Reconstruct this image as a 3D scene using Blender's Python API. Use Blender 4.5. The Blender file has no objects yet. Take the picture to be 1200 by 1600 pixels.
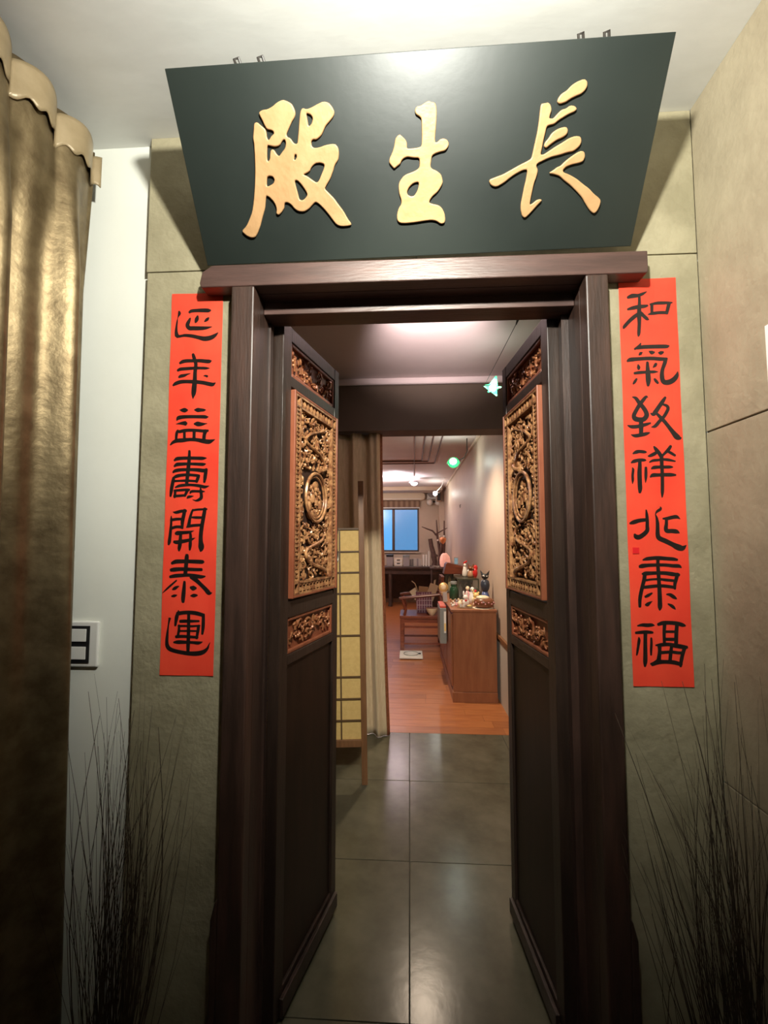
import bpy, bmesh, math, random
from mathutils import Vector, Matrix
R = math.radians
scene = bpy.context.scene
COL = scene.collection

# ------------------------------------------------------------------ camera
FPX, CAMH = 700.0, 1.35                       # focal length in pixels of a 1200x1600 frame, eye height
YAW = math.atan(40 / FPX)
PITCH = math.atan(48 / math.hypot(FPX, 40))
FW = Vector((-math.sin(YAW) * math.cos(PITCH), math.cos(YAW) * math.cos(PITCH), math.sin(PITCH)))
RT = FW.cross(Vector((0, 0, 1))).normalized()
UP = RT.cross(FW)
cam_d = bpy.data.cameras.new('camera')
cam = bpy.data.objects.new('camera', cam_d)
COL.objects.link(cam)
cam_d.sensor_fit = 'VERTICAL'
cam_d.sensor_height = 36.0
cam_d.lens = 36.0 * FPX / 1600.0
cam_d.clip_start = 0.02
cam.matrix_world = Matrix.Translation((0, 0, CAMH)) @ Matrix((RT, UP, -FW)).transposed().to_4x4()
scene.camera = cam

# ------------------------------------------------------------------ world, lights, exposure
w = bpy.data.worlds.new('sky')
scene.world = w
w.use_nodes = True
w.node_tree.nodes['Background'].inputs[0].default_value = (0.12, 0.43, 0.84, 1)
w.node_tree.nodes['Background'].inputs[1].default_value = 1.3
vs = scene.view_settings
vs.view_transform = 'Standard'
vs.look = 'None'
vs.gamma = 1
vs.exposure = 0.0
vs.use_curve_mapping = False


def light(name, kind, loc, power, color=(1, 1, 1), radius=0.04, aim=None, size=None, cone=None, blend=0.3):
    d = bpy.data.lights.new(name, kind)
    d.energy = power
    d.color = color
    if kind == 'AREA':
        d.shape = 'DISK'
        d.size = size
    else:
        d.shadow_soft_size = radius
    if kind == 'SPOT':
        d.spot_size = R(cone)
        d.spot_blend = blend
    o = bpy.data.objects.new(name, d)
    o.location = loc
    if aim:
        o.rotation_euler = (Vector(aim) - Vector(loc)).to_track_quat('-Z', 'Y').to_euler()
    COL.objects.link(o)
    return o


light('entrance_lamp_light', 'SPOT', (0.05, 0.256, 2.30), 100, (1.0, 0.985, 0.89), 0.03, aim=(0.05, 1.256, 2.28), cone=138, blend=0.48)
light('added_doorway_beam', 'SPOT', (0.05, 0.256, 2.30), 115, (1.0, 0.95, 0.80), 0.03, aim=(-0.12, 3.24, 0.75), cone=52, blend=1.0)  # extra narrow spot added at the lamp to brighten the drape through the doorway
light('passage_uplight', 'SPOT', (0.08, 1.78, 2.28), 125, (1.0, 0.83, 0.81), 0.05, aim=(0.12, 2.20, 2.527), cone=66, blend=0.9)
light('back_room_downlight', 'SPOT', (0.10, 3.95, 2.49), 150, (1.0, 0.80, 0.60), 0.05, aim=(0.30, 4.1, 0), cone=112, blend=0.7)
light('back_room_far_light', 'POINT', (-0.9, 8.2, 2.15), 44, (1.0, 0.80, 0.70), 0.12)

# ------------------------------------------------------------------ placing helpers (pixel of the photograph -> point at a known depth)


def ray(px, py):
    return FW * FPX + RT * (px - 600) - UP * (py - 800)


def atY(px, py, Y):
    d = ray(px, py)
    t = Y / d.y
    return Vector((d.x * t, Y, CAMH + d.z * t))


def atZ(px, py, Z):
    d = ray(px, py)
    t = (Z - CAMH) / d.z
    return Vector((d.x * t, d.y * t, Z))


def atX(px, py, X):
    d = ray(px, py)
    t = X / d.x
    return Vector((X, d.y * t, CAMH + d.z * t))


# ------------------------------------------------------------------ materials


def mat(name, c1, c2=None, scale=8, rough=0.5, metal=0.0, bump=0.0, bscale=None, stretch=(1, 1, 1), spec=0.5, coat=0.0,
        sheen=0.0, emit=None, estr=0.0, trans=0.0, alpha=1.0, detail=5, contrast=(0.35, 0.65), subsurf=0.0):
    m = bpy.data.materials.new(name)
    m.use_nodes = True
    nt = m.node_tree
    b = nt.nodes['Principled BSDF']
    L = nt.links.new
    b.inputs['Base Color'].default_value = (*c1, 1)
    b.inputs['Roughness'].default_value = rough
    b.inputs['Metallic'].default_value = metal
    b.inputs['Specular IOR Level'].default_value = spec
    b.inputs['Coat Weight'].default_value = coat
    b.inputs['Sheen Weight'].default_value = sheen
    b.inputs['Transmission Weight'].default_value = trans
    b.inputs['Alpha'].default_value = alpha
    if emit:
        b.inputs['Emission Color'].default_value = (*emit, 1)
        b.inputs['Emission Strength'].default_value = estr
    if c2 or bump:
        tc = nt.nodes.new('ShaderNodeTexCoord')
        mp = nt.nodes.new('ShaderNodeMapping')
        mp.inputs['Scale'].default_value = stretch
        L(tc.outputs['Object'], mp.inputs[0])
    if c2:
        n = nt.nodes.new('ShaderNodeTexNoise')
        n.inputs['Scale'].default_value = scale
        n.inputs['Detail'].default_value = detail
        n.inputs['Roughness'].default_value = 0.6
        L(mp.outputs[0], n.inputs['Vector'])
        r = nt.nodes.new('ShaderNodeValToRGB')
        r.color_ramp.elements[0].position = contrast[0]
        r.color_ramp.elements[1].position = contrast[1]
        r.color_ramp.elements[0].color = (*c1, 1)
        r.color_ramp.elements[1].color = (*c2, 1)
        L(n.outputs['Fac'], r.inputs[0])
        L(r.outputs[0], b.inputs['Base Color'])
    if bump:
        n2 = nt.nodes.new('ShaderNodeTexNoise')
        n2.inputs['Scale'].default_value = bscale or scale * 3
        n2.inputs['Detail'].default_value = 6
        L(mp.outputs[0], n2.inputs['Vector'])
        bp = nt.nodes.new('ShaderNodeBump')
        bp.inputs['Strength'].default_value = bump
        bp.inputs['Distance'].default_value = 0.01
        L(n2.outputs['Fac'], bp.inputs['Height'])
        L(bp.outputs[0], b.inputs['Normal'])
    return m


M = {}
M['stone'] = mat('olive_stone_cladding', (0.27, 0.24, 0.15), (0.37, 0.33, 0.215), 7, 0.62, bump=0.25, bscale=60, spec=0.35)
M['stone2'] = mat('tan_stone_cladding', (0.27, 0.225, 0.15), (0.37, 0.315, 0.215), 4, 0.6, bump=0.25, bscale=50, spec=0.35)
M['groove'] = mat('dark_joint', (0.03, 0.022, 0.014), rough=0.8)
M['white'] = mat('white_plaster', (0.78, 0.79, 0.71), (0.82, 0.83, 0.75), 3, 0.7, bump=0.06, bscale=25)
M['ceil'] = mat('trowelled_ceiling', (0.70, 0.70, 0.66), (0.77, 0.77, 0.73), 4, 0.5, bump=0.12, bscale=6, stretch=(1, 2.2, 1))
M['pinkceil'] = mat('pink_white_ceiling', (0.62, 0.52, 0.51), (0.66, 0.56, 0.55), 3, 0.7)
M['beige'] = mat('beige_paint', (0.55, 0.43, 0.33), (0.60, 0.475, 0.37), 2.5, 0.5, bump=0.05, bscale=30)
M['umber'] = mat('umber_paint', (0.085, 0.056, 0.036), (0.10, 0.067, 0.043), 3, 0.65)
M['wainscot'] = mat('pale_wainscot', (0.56, 0.55, 0.50), rough=0.5)
M['tile'] = mat('grey_green_floor_tile', (0.066, 0.062, 0.038), (0.108, 0.101, 0.067), 5, 0.21, bump=0.05, bscale=14, spec=0.5)
M['grout'] = mat('grout', (0.05, 0.045, 0.035), rough=0.9)
M['plank'] = mat('reddish_floor_plank', (0.33, 0.105, 0.033), (0.46, 0.17, 0.054), 4, 0.3, stretch=(1, 9, 1), bump=0.05)
M['plank2'] = mat('dark_reddish_floor_plank', (0.27, 0.085, 0.027), (0.38, 0.135, 0.044), 4, 0.32, stretch=(1, 9, 1), bump=0.05)
M['lacquer'] = mat('black_green_lacquer', (0.011, 0.0165, 0.0135), (0.015, 0.021, 0.017), 3, 0.43, spec=0.62, bump=0.02, bscale=40)
M['gold'] = mat('gold_paint', (0.43, 0.245, 0.108), (0.49, 0.29, 0.135), 14, 0.45, metal=0.0, bump=0.15, bscale=60)
M['darkwood'] = mat('worn_dark_wood', (0.032, 0.017, 0.012), (0.08, 0.040, 0.028), 5, 0.45, stretch=(6, 6, 0.7), bump=0.12, bscale=30, spec=0.6, contrast=(0.4, 0.75))
M['darkwood_h'] = mat('worn_dark_beam_wood', (0.06, 0.034, 0.028), (0.11, 0.058, 0.047), 5, 0.42, stretch=(0.7, 6, 6), bump=0.12, bscale=30, spec=0.5, contrast=(0.4, 0.75))
M['leafwood'] = mat('door_leaf_wood', (0.022, 0.013, 0.009), (0.05, 0.028, 0.019), 5, 0.42, stretch=(6, 6, 0.7), bump=0.1, bscale=30, contrast=(0.4, 0.8))
M['leafpanel'] = mat('door_leaf_panel_wood', (0.013, 0.0065, 0.004), (0.026, 0.012, 0.007), 4, 0.45, stretch=(5, 5, 0.8), spec=0.3)
M['vermilion'] = mat('faded_vermilion_wood', (0.22, 0.058, 0.024), (0.29, 0.092, 0.042), 20, 0.45, stretch=(1, 1, .3))
M['carve'] = mat('gilded_carving', (0.22, 0.085, 0.036), (0.52, 0.27, 0.115), 45, 0.33, metal=0.12, contrast=(0.4, 0.62))
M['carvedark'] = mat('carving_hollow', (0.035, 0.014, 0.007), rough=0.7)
M['carvered'] = mat('red_carving', (0.22, 0.06, 0.025), (0.40, 0.17, 0.07), 50, 0.33, metal=0.2)
M['iron'] = mat('grey_door_iron', (0.20, 0.19, 0.16), (0.28, 0.27, 0.23), 30, 0.45, metal=0.6)
M['red'] = mat('red_paper', (0.86, 0.055, 0.028), (0.93, 0.085, 0.04), 5, 0.55, spec=0.3)
M['seal'] = mat('seal_red_ink', (0.75, 0.012, 0.018), rough=0.5)
M['ink'] = mat('black_ink', (0.008, 0.006, 0.006), (0.016, 0.012, 0.010), 60, 0.34, spec=0.55)
M['satin'] = mat('gold_brown_satin', (0.13, 0.092, 0.045), (0.24, 0.18, 0.095), 14, 0.46, metal=0.75, bump=0.15, bscale=45)
M['satin_lit'] = mat('gold_brown_satin_lit', (0.26, 0.195, 0.105), (0.32, 0.245, 0.14), 20, 0.4, metal=0.15)  # same fabric as the drape, coloured lighter for the light on the heading
M['drape'] = mat('tan_drape', (0.60, 0.45, 0.27), (0.72, 0.56, 0.36), 30, 0.75, stretch=(4, 4, 0.5), sheen=0.2)
M['drapetrim'] = mat('rust_drape_trim', (0.20, 0.05, 0.02), (0.36, 0.13, 0.05), 60, 0.7)
M['paper'] = mat('yellow_screen_paper', (0.66, 0.43, 0.145), (0.73, 0.50, 0.18), 40, 0.7, bump=0.1, bscale=120)
M['screenwood'] = mat('brown_screen_wood', (0.17, 0.075, 0.03), (0.24, 0.11, 0.045), 12, 0.45, stretch=(5, 5, .6))
M['lattice'] = mat('dark_lattice_wood', (0.11, 0.06, 0.025), rough=0.5)
M['cabinet'] = mat('red_brown_veneer', (0.25, 0.085, 0.035), (0.32, 0.12, 0.05), 6, 0.4, stretch=(4, 4, .6))
M['cabdark'] = mat('dark_brown_subfloor', (0.06, 0.025, 0.012), rough=0.6)  # dark brown base that shows in the joints between the floor planks
M['rosewood'] = mat('rosewood', (0.12, 0.030, 0.018), (0.22, 0.06, 0.03), 10, 0.28, stretch=(.8, 4, 4))
M['ebony'] = mat('dark_table_wood', (0.045, 0.028, 0.022), (0.075, 0.045, 0.035), 8, 0.4)
M['alu'] = mat('brown_window_frame', (0.09, 0.06, 0.05), rough=0.45, metal=0.3)
M['whitetrim'] = mat('white_gloss', (0.78, 0.77, 0.73), rough=0.35)
M['cream'] = mat('cream_plastic', (0.72, 0.60, 0.45), rough=0.45)
M['black'] = mat('black_plastic', (0.012, 0.012, 0.013), rough=0.4)
M['grey'] = mat('grey_plastic', (0.22, 0.23, 0.22), rough=0.4)
M['greybox'] = mat('grey_card', (0.30, 0.26, 0.26), rough=0.6)
M['bulb'] = mat('lit_bulb', (1, 1, 1), emit=(0.95, 1.0, 0.92), estr=9)
M['warmbulb'] = mat('lit_lamp_globe', (1, 1, 1), emit=(1.0, 0.95, 0.97), estr=6)
M['greenglass'] = mat('lit_green_glass', (0.05, 0.55, 0.22), rough=0.15, emit=(0.08, 0.75, 0.30), estr=0.65, trans=0.3)
M['wire'] = mat('dark_wire', (0.03, 0.025, 0.02), rough=0.5)
M['conduit'] = mat('brown_conduit', (0.16, 0.10, 0.09), rough=0.6)
M['chrome'] = mat('chrome', (0.75, 0.75, 0.75), rough=0.2, metal=1)
M['stem'] = mat('dry_stem', (0.045, 0.03, 0.018), (0.075, 0.05, 0.03), 20, 0.8)
M['vase'] = mat('dark_vase_glaze', (0.03, 0.02, 0.015), rough=0.35)
M['salt'] = mat('pink_salt_rock', (0.80, 0.42, 0.34), (0.86, 0.58, 0.50), 9, 0.5, emit=(1.0, 0.42, 0.30), estr=0.5)
M['drift'] = mat('driftwood', (0.07, 0.035, 0.028), (0.13, 0.07, 0.055), 15, 0.7)
M['purple'] = mat('purple_plaid', (0.13, 0.045, 0.075), (0.19, 0.07, 0.11), 30, 0.7)
M['purpleline'] = mat('pale_plaid_stripe', (0.50, 0.36, 0.40), rough=0.7)
M['kraft'] = mat('kraft_paper', (0.62, 0.44, 0.30), rough=0.7)
M['china_white'] = mat('white_china', (0.80, 0.76, 0.70), rough=0.25)
M['china_red'] = mat('red_china', (0.55, 0.02, 0.02), rough=0.3)
M['china_yellow'] = mat('yellow_china', (0.80, 0.56, 0.20), rough=0.3)
M['china_brown'] = mat('brown_china', (0.18, 0.06, 0.025), rough=0.3)
M['china_tan'] = mat('tan_china', (0.45, 0.25, 0.14), rough=0.4)
M['china_blue'] = mat('blue_china', (0.06, 0.09, 0.22), (0.09, 0.13, 0.30), 60, 0.35)
M['china_navy'] = mat('navy_china', (0.030, 0.037, 0.055), rough=0.35)
M['china_pink'] = mat('pink_china', (0.70, 0.32, 0.34), rough=0.35)
M['china_cream'] = mat('cream_china', (0.85, 0.68, 0.46), rough=0.3)
M['china_dark'] = mat('dark_olive_china', (0.05, 0.05, 0.03), rough=0.3)
M['greenbottle'] = mat('dark_green_glass', (0.015, 0.05, 0.025), rough=0.1, spec=0.6)
M['lace'] = mat('lace', (0.78, 0.68, 0.52), rough=0.8)
M['blueprint'] = mat('blue_photo_print', (0.20, 0.42, 0.70), (0.35, 0.60, 0.80), 30, 0.3)
M['orange'] = mat('orange_gourd', (0.75, 0.28, 0.10), rough=0.4)
M['redplastic'] = mat('red_folder', (0.55, 0.09, 0.06), rough=0.4)
M['gilt'] = mat('gilt_frame', (0.62, 0.38, 0.15), rough=0.35, metal=0.4)
M['bookdark'] = mat('grey_book', (0.16, 0.14, 0.13), rough=0.6)
M['bookpale'] = mat('pale_book', (0.52, 0.47, 0.42), rough=0.6)


def stripes(name, ca, cb, freq, rough=0.8):
    m = mat(name, ca, rough=rough)
    nt = m.node_tree
    tc = nt.nodes.new('ShaderNodeTexCoord')
    wv = nt.nodes.new('ShaderNodeTexWave')
    wv.inputs['Scale'].default_value = freq
    r = nt.nodes.new('ShaderNodeValToRGB')
    r.color_ramp.elements[0].color = (*ca, 1)
    r.color_ramp.elements[1].color = (*cb, 1)
    nt.links.new(tc.outputs['Object'], wv.inputs['Vector'])
    nt.links.new(wv.outputs['Fac'], r.inputs[0])
    nt.links.new(r.outputs[0], nt.nodes['Principled BSDF'].inputs['Base Color'])
    return m


M['blind'] = stripes('striped_blind', (0.20, 0.12, 0.08), (0.38, 0.26, 0.18), 2.6)


def glass_pane(name, tint, mixf):
    m = bpy.data.materials.new(name)
    m.use_nodes = True
    nt = m.node_tree
    nt.nodes.clear()
    o = nt.nodes.new('ShaderNodeOutputMaterial')
    mx = nt.nodes.new('ShaderNodeMixShader')
    t = nt.nodes.new('ShaderNodeBsdfTransparent')
    g = nt.nodes.new('ShaderNodeBsdfGlossy')
    t.inputs[0].default_value = (*tint, 1)
    g.inputs['Roughness'].default_value = 0.25
    mx.inputs[0].default_value = mixf
    nt.links.new(t.outputs[0], mx.inputs[1])
    nt.links.new(g.outputs[0], mx.inputs[2])
    nt.links.new(mx.outputs[0], o.inputs[0])
    return m


M['clear'] = glass_pane('clear_glass', (0.86, 0.90, 0.87), 0.10)
M['pane'] = glass_pane('window_glass', (0.92, 0.97, 1.0), 0.06)
M['pane2'] = glass_pane('window_glass_grey', (0.84, 0.82, 0.84), 0.14)  # greyer tint and more gloss than the other pane

# ------------------------------------------------------------------ mesh helpers


class MB:
    def __init__(self, fn=None):
        self.v, self.f, self.fn = [], [], fn

    def add(self, vs_, fs):
        b = len(self.v)
        self.v += [tuple(self.fn(*p)) if self.fn else tuple(p) for p in vs_]
        self.f += [tuple(i + b for i in f) for f in fs]
        return self

    def box(self, x0, y0, z0, x1, y1, z1):
        return self.add([(x0, y0, z0), (x1, y0, z0), (x1, y1, z0), (x0, y1, z0), (x0, y0, z1), (x1, y0, z1), (x1, y1, z1), (x0, y1, z1)],
                        [(0, 3, 2, 1), (4, 5, 6, 7), (0, 1, 5, 4), (1, 2, 6, 5), (2, 3, 7, 6), (3, 0, 4, 7)])

    def bar(self, a, b, w_, d):
        a, b = Vector(a), Vector(b)
        t = (b - a).normalized()
        ref = Vector((0, 0, 1)) if abs(t.z) < 0.9 else Vector((0, 1, 0))
        u = t.cross(ref).normalized() * (w_ / 2)
        k = u.cross(t).normalized() * (d / 2)
        vv = [p + s * u + q * k for p in (a, b) for s, q in ((-1, -1), (1, -1), (1, 1), (-1, 1))]
        return self.add(vv, [(0, 1, 2, 3), (7, 6, 5, 4), (0, 4, 5, 1), (1, 5, 6, 2), (2, 6, 7, 3), (3, 7, 4, 0)])

    def tube(self, pts, r, n=6, flat=None):
        pts = [Vector(p) for p in pts]
        rr = r if isinstance(r, (list, tuple)) else [r] * len(pts)
        vv, ff = [], []
        prev = None
        for i, p in enumerate(pts):
            t = (pts[min(i + 1, len(pts) - 1)] - pts[max(i - 1, 0)]).normalized()
            if prev is None:
                ref = Vector((0, 1, 0)) if abs(t.y) < 0.9 else Vector((1, 0, 0))
                u = t.cross(ref).normalized()
            else:
                u = (prev - t * prev.dot(t)).normalized()
            prev = u
            k = t.cross(u)
            for j in range(n):
                a = 2 * math.pi * j / n
                vv.append(p + (u * math.cos(a) + k * math.sin(a)) * rr[i])
        for i in range(len(pts) - 1):
            for j in range(n):
                a, b = i * n + j, i * n + (j + 1) % n
                ff.append((a, b, b + n, a + n))
        ff.append(tuple(range(n - 1, -1, -1)))
        ff.append(tuple(range((len(pts) - 1) * n, len(pts) * n)))
        return self.add(vv, ff)

    def lathe(self, prof, n=16, c=(0, 0, 0), sx=1, sy=1):
        vv, ff = [], []
        for r_, z in prof:
            for j in range(n):
                a = 2 * math.pi * j / n
                vv.append((c[0] + r_ * sx * math.cos(a), c[1] + r_ * sy * math.sin(a), c[2] + z))
        for i in range(len(prof) - 1):
            for j in range(n):
                a, b = i * n + j, i * n + (j + 1) % n
                ff.append((a, b, b + n, a + n))
        ff.append(tuple(range(n - 1, -1, -1)))
        ff.append(tuple(range((len(prof) - 1) * n, len(prof) * n)))
        return self.add(vv, ff)

    def ell(self, c, r, n=12, m=8):
        prof = [(max(0.02, math.sin(math.pi * (i + 0.15) / (m + 0.3))), -math.cos(math.pi * (i + 0.15) / (m + 0.3))) for i in range(m + 1)]
        vv, ff = [], []
        for pr, pz in prof:
            for j in range(n):
                a = 2 * math.pi * j / n
                vv.append((c[0] + r[0] * pr * math.cos(a), c[1] + r[1] * pr * math.sin(a), c[2] + r[2] * pz))
        for i in range(m):
            for j in range(n):
                a, b = i * n + j, i * n + (j + 1) % n
                ff.append((a, b, b + n, a + n))
        ff.append(tuple(range(n - 1, -1, -1)))
        ff.append(tuple(range(m * n, m * n + n)))
        return self.add(vv, ff)

    def prism(self, poly, y0, y1):                                     # polygon in x,z, extruded along y
        n = len(poly)
        return self.add([(x, y0, z) for x, z in poly] + [(x, y1, z) for x, z in poly],
                        [tuple(range(n)), tuple(range(2 * n - 1, n - 1, -1))] + [(i, i + n, (i + 1) % n + n, (i + 1) % n) for i in range(n)])

    def cone(self, a, b, r0, r1=0.0005, n=8):
        return self.tube([a, b], [r0, r1], n)

    def build(self, name, m, parent=None, smooth=False, bevel=0, solid=0, loc=None):
        me = bpy.data.meshes.new(name)
        me.from_pydata(self.v, [], self.f)
        bm = bmesh.new()
        bm.from_mesh(me)
        if not solid:
            bmesh.ops.recalc_face_normals(bm, faces=bm.faces)
        bm.to_mesh(me)
        bm.free()
        me.materials.append(M[m] if isinstance(m, str) else m)
        if smooth:
            me.shade_smooth()
            if smooth != 'all':
                me.set_sharp_from_angle(angle=R(45))
        o = bpy.data.objects.new(name, me)
        COL.objects.link(o)
        if parent:
            o.parent = parent
        if loc:
            o.location = loc
        if solid:
            s = o.modifiers.new('thickness', 'SOLIDIFY')
            s.thickness = solid
            s.offset = 0
        if bevel:
            s = o.modifiers.new('soft_edges', 'BEVEL')
            s.width = bevel
            s.segments = 2
            s.limit_method = 'ANGLE'
        return o


def tag(o, label=None, cat=None, group=None, kind=None):
    if label:
        o['label'] = label
    if cat:
        o['category'] = cat
    if group:
        o['group'] = group
    if kind:
        o['kind'] = kind
    return o


def thing(name, label, cat, loc=(0, 0, 0), rotz=0.0, group=None):
    o = bpy.data.objects.new(name, None)
    o.empty_display_size = 0.1
    o.location = loc
    o.rotation_euler = (0, 0, rotz)
    COL.objects.link(o)
    return tag(o, label, cat, group)


def struct(name, mb, m, label=None, **k):
    return tag(mb.build(name, m, **k), label, kind='structure')


# ------------------------------------------------------------------ dimensions of the place
ZC = 2.527            # ceiling
XR = 0.768            # right wall
YW, YP = 1.19, 1.216  # stone cladding face, white plaster face
TS, TX, TY = 0.6466, -0.0056, 3.295
YPART0, YPART1 = 3.15, 3.34
YFAR = 10.3
XLH, XLB = -1.05, -2.4   # left wall of the passage, of the back room
YBACK = -1.9
XLF = -1.12              # left wall of the entrance (behind the curtain)

# ------------------------------------------------------------------ setting: floors
floor = struct('floor', MB().box(-1.35, YBACK - .1, -.10, 1.0, TY, -.004), 'grout', 'grey-green tiled floor of the entrance and passage')
for k in range(-2, 2):
    for r_ in range(0, 8):
        x0 = max(TX + k * TS, -1.30) + .0015
        x1 = min(TX + (k + 1) * TS, 0.90) - .0015
        y1 = TY - r_ * TS - .0015
        y0 = y1 - TS + .003
        MB().box(0, 0, -.01, x1 - x0, y1 - y0, 0).build('floor_tile', 'tile', floor, bevel=.0012, loc=(x0, y0, 0))

wood = struct('floor_wood', MB().box(XLB - .1, TY, -.10, XR + .1, YFAR + .1, -.004), 'cabdark', 'reddish plank floor of the back room')
rng = random.Random(5)
PW = 0.118
me_cache = {}
y = TY
row = 0
while y < 6.3:
    x = XLB + rng.uniform(-.6, 0)
    while x < XR:
        Lp = rng.choice((0.75, 0.9, 1.1))
        a, b = max(x, XLB), min(x + Lp, XR)
        if b - a > .05:
            MB().box(0, 0, -.008, b - a - .0015, PW - .0018, 0).build('floor_plank', rng.choice(('plank', 'plank', 'plank2')), wood, loc=(a, y, 0))
        x += Lp
    y += PW
mb = MB()
while y < YFAR - .01:
    x = XLB + rng.uniform(-.6, 0)
    while x < XR:
        Lp = rng.choice((0.9, 1.2))
        a, b = max(x, XLB), min(x + Lp, XR)
        if b - a > .05:
            mb.box(a, y, -.008, b - .0015, min(y + PW - .0018, YFAR), 0)
        x += Lp
    y += PW
tag(mb.build('far_floor_planks', 'plank', wood), kind='stuff')

# ------------------------------------------------------------------ setting: ceilings and walls
struct('ceiling', MB().box(-1.3, YBACK - .1, ZC, 1.0, 1.24, ZC + .1), 'ceil', 'white trowelled plaster ceiling over the entrance')
struct('ceiling_inner', MB().box(XLB - .1, 1.2401, ZC, 1.0, YFAR + .2, ZC + .1), 'pinkceil', 'pale pinkish ceiling of the passage and back room')
OX0, OX1, OZ = -0.475, 0.51, 2.06      # rough door opening in the front wall
wf = struct('wall_front', MB().box(XLF - .1, YP, -.05, OX0, 1.30, ZC), 'white', 'white plaster wall with olive stone cladding around the doorway')
MB().box(OX1, YP, -.05, 1.0, 1.30, ZC).build('wall_pier', 'white', wf)
MB().box(OX0, YP, OZ, OX1, 1.30, ZC).build('wall_over_door', 'white', wf)
ZG = 2.120
for (a, b, z0, z1) in ((-.745, OX0, 0, ZG - .0015), (-.748, 0.02, ZG + .0015, ZC), (OX1, XR, 0, ZG - .0015), (0.022, XR, ZG + .0015, ZC)):
    MB().box(a, YW, z0, b, YP - .0005, z1).build('cladding_panel', 'stone', wf, bevel=.0015)
for z0, z1 in ((OZ, ZG - .0015),):
    MB().box(OX0 + .0015, YW + .003, z0, OX1 - .0015, YP - .0005, z1).build('cladding_panel', 'stone', wf)
wr = struct('wall_right', MB().box(XR + .02, YBACK - .1, -.05, XR + .2, 1.30, ZC), 'groove', 'tan stone clad right wall of the entrance')
zg1 = atX(1103, 676, XR).z
zg2 = atX(1128, 1218, XR).z
for (z0, z1) in ((0, zg2 - .003), (zg2 + .0, zg1 - .002), (zg1 + .002, ZC)):
    for (y0, y1) in ((YBACK, -.05), (-.047, 1.19)):
        MB().box(XR, y0, z0, XR + .0195, y1, z1).build('cladding_panel', 'stone2', wr, bevel=.0015)
struct('wall_left', MB().box(XLF - .1, YBACK - .1, -.05, XLF, YP, ZC), 'umber', 'left entrance wall behind the curtain')
struct('wall_rear', MB().box(XLF, YBACK - .1, -.05, XR + .02, YBACK, ZC), 'umber', 'rear entrance wall')
# passage and back room
wri = struct('wall_right_inner', MB().box(XR, 1.30, -.05, XR + .2, YFAR + .2, ZC), 'beige', 'beige right wall of the passage and back room')
MB().box(XR - .006, YPART1, 0, XR - .0003, 9.2, .535).build('wainscot_panel', 'wainscot', wri)
MB().box(XR - .022, YPART1, .535, XR - .0003, 9.2, .565).build('dado_rail', 'screenwood', wri, bevel=.003)
MB().box(XR - .03, YPART1, ZC - .035, XR - .0003, 9.2, ZC - .0005).build('cornice_strip', 'beige', wri, bevel=.004)
struct('wall_left_inner', MB().box(XLH - .1, 1.30, -.05, XLH, YPART0, ZC), 'umber', 'left wall of the passage')
wp = struct('wall_partition', MB().box(XLB, YPART0, 2.15, XR, YPART1, ZC), 'umber', 'dark brown header wall above the inner doorway')
MB().box(XLB, YPART0, 0, -.62, YPART1, 2.15).build('wall_pier', 'umber', wp)
struct('trim_1', MB().prism([(XLH, ZC - .05), (XR, ZC - .05), (XR, ZC - .0005), (XLH, ZC - .0005)], YPART0 - .03, YPART0 - .0005), 'pinkceil', 'pale cornice strip along the top of the dark header', bevel=.012)
struct('wall_left_back', MB().box(XLB - .1, YPART0, -.05, XLB, YFAR + .2, ZC), 'beige', 'left wall of the back room')
WX0, WX1, WZ0, WZ1 = -1.35, 0.215, 1.145, 2.14
wb = struct('wall_far', MB().box(XLB, YFAR, -.05, WX0, YFAR + .12, ZC), 'beige', 'beige far wall of the back room with the window')
MB().box(WX1, YFAR, -.05, XR, YFAR + .12, ZC).build('wall_pier', 'beige', wb)
MB().box(WX0, YFAR, -.05, WX1, YFAR + .12, WZ0).build('wall_below_window', 'beige', wb)
MB().box(WX0, YFAR, WZ1, WX1, YFAR + .12, ZC).build('wall_over_window', 'beige', wb)
struct('column_far', MB().box(.665, 10.0, 0, XR - .0003, YFAR - .0003, ZC), 'beige', 'narrow beige column in the far corner')
struct('beam_far', MB().box(XLB, 9.4, ZC - .075, .69, 9.9, ZC - .0005), 'beige', 'beige ceiling beam before the window')
# window
wn = struct('window_1', MB().box(WX0, YFAR + .03, WZ0, WX1, YFAR + .09, WZ0 + .035), 'alu', 'blue daylit sliding window in the far wall')
for (a, b, c, d) in ((WX0, WZ1 - .03, WX1, WZ1), (WX0, WZ0, WX0 + .03, WZ1), (WX1 - .035, WZ0, WX1, WZ1), (-.40, WZ0, -.34, WZ1)):
    MB().box(a, YFAR + .025, b, c, YFAR + .085, d).build('window_frame', 'alu', wn)
MB().box(WX0 + .03, YFAR + .045, WZ0 + .03, -.39, YFAR + .051, WZ1 - .03).build('pane', 'pane', wn)
MB().box(-.35, YFAR + .055, WZ0 + .03, WX1 - .035, YFAR + .061, WZ1 - .03).build('pane', 'pane2', wn)
MB().box(WX0 - .02, YFAR - .05, WZ0 - .03, WX1 + .02, YFAR - .001, WZ0).build('window_sill', 'beige', wn)

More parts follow.
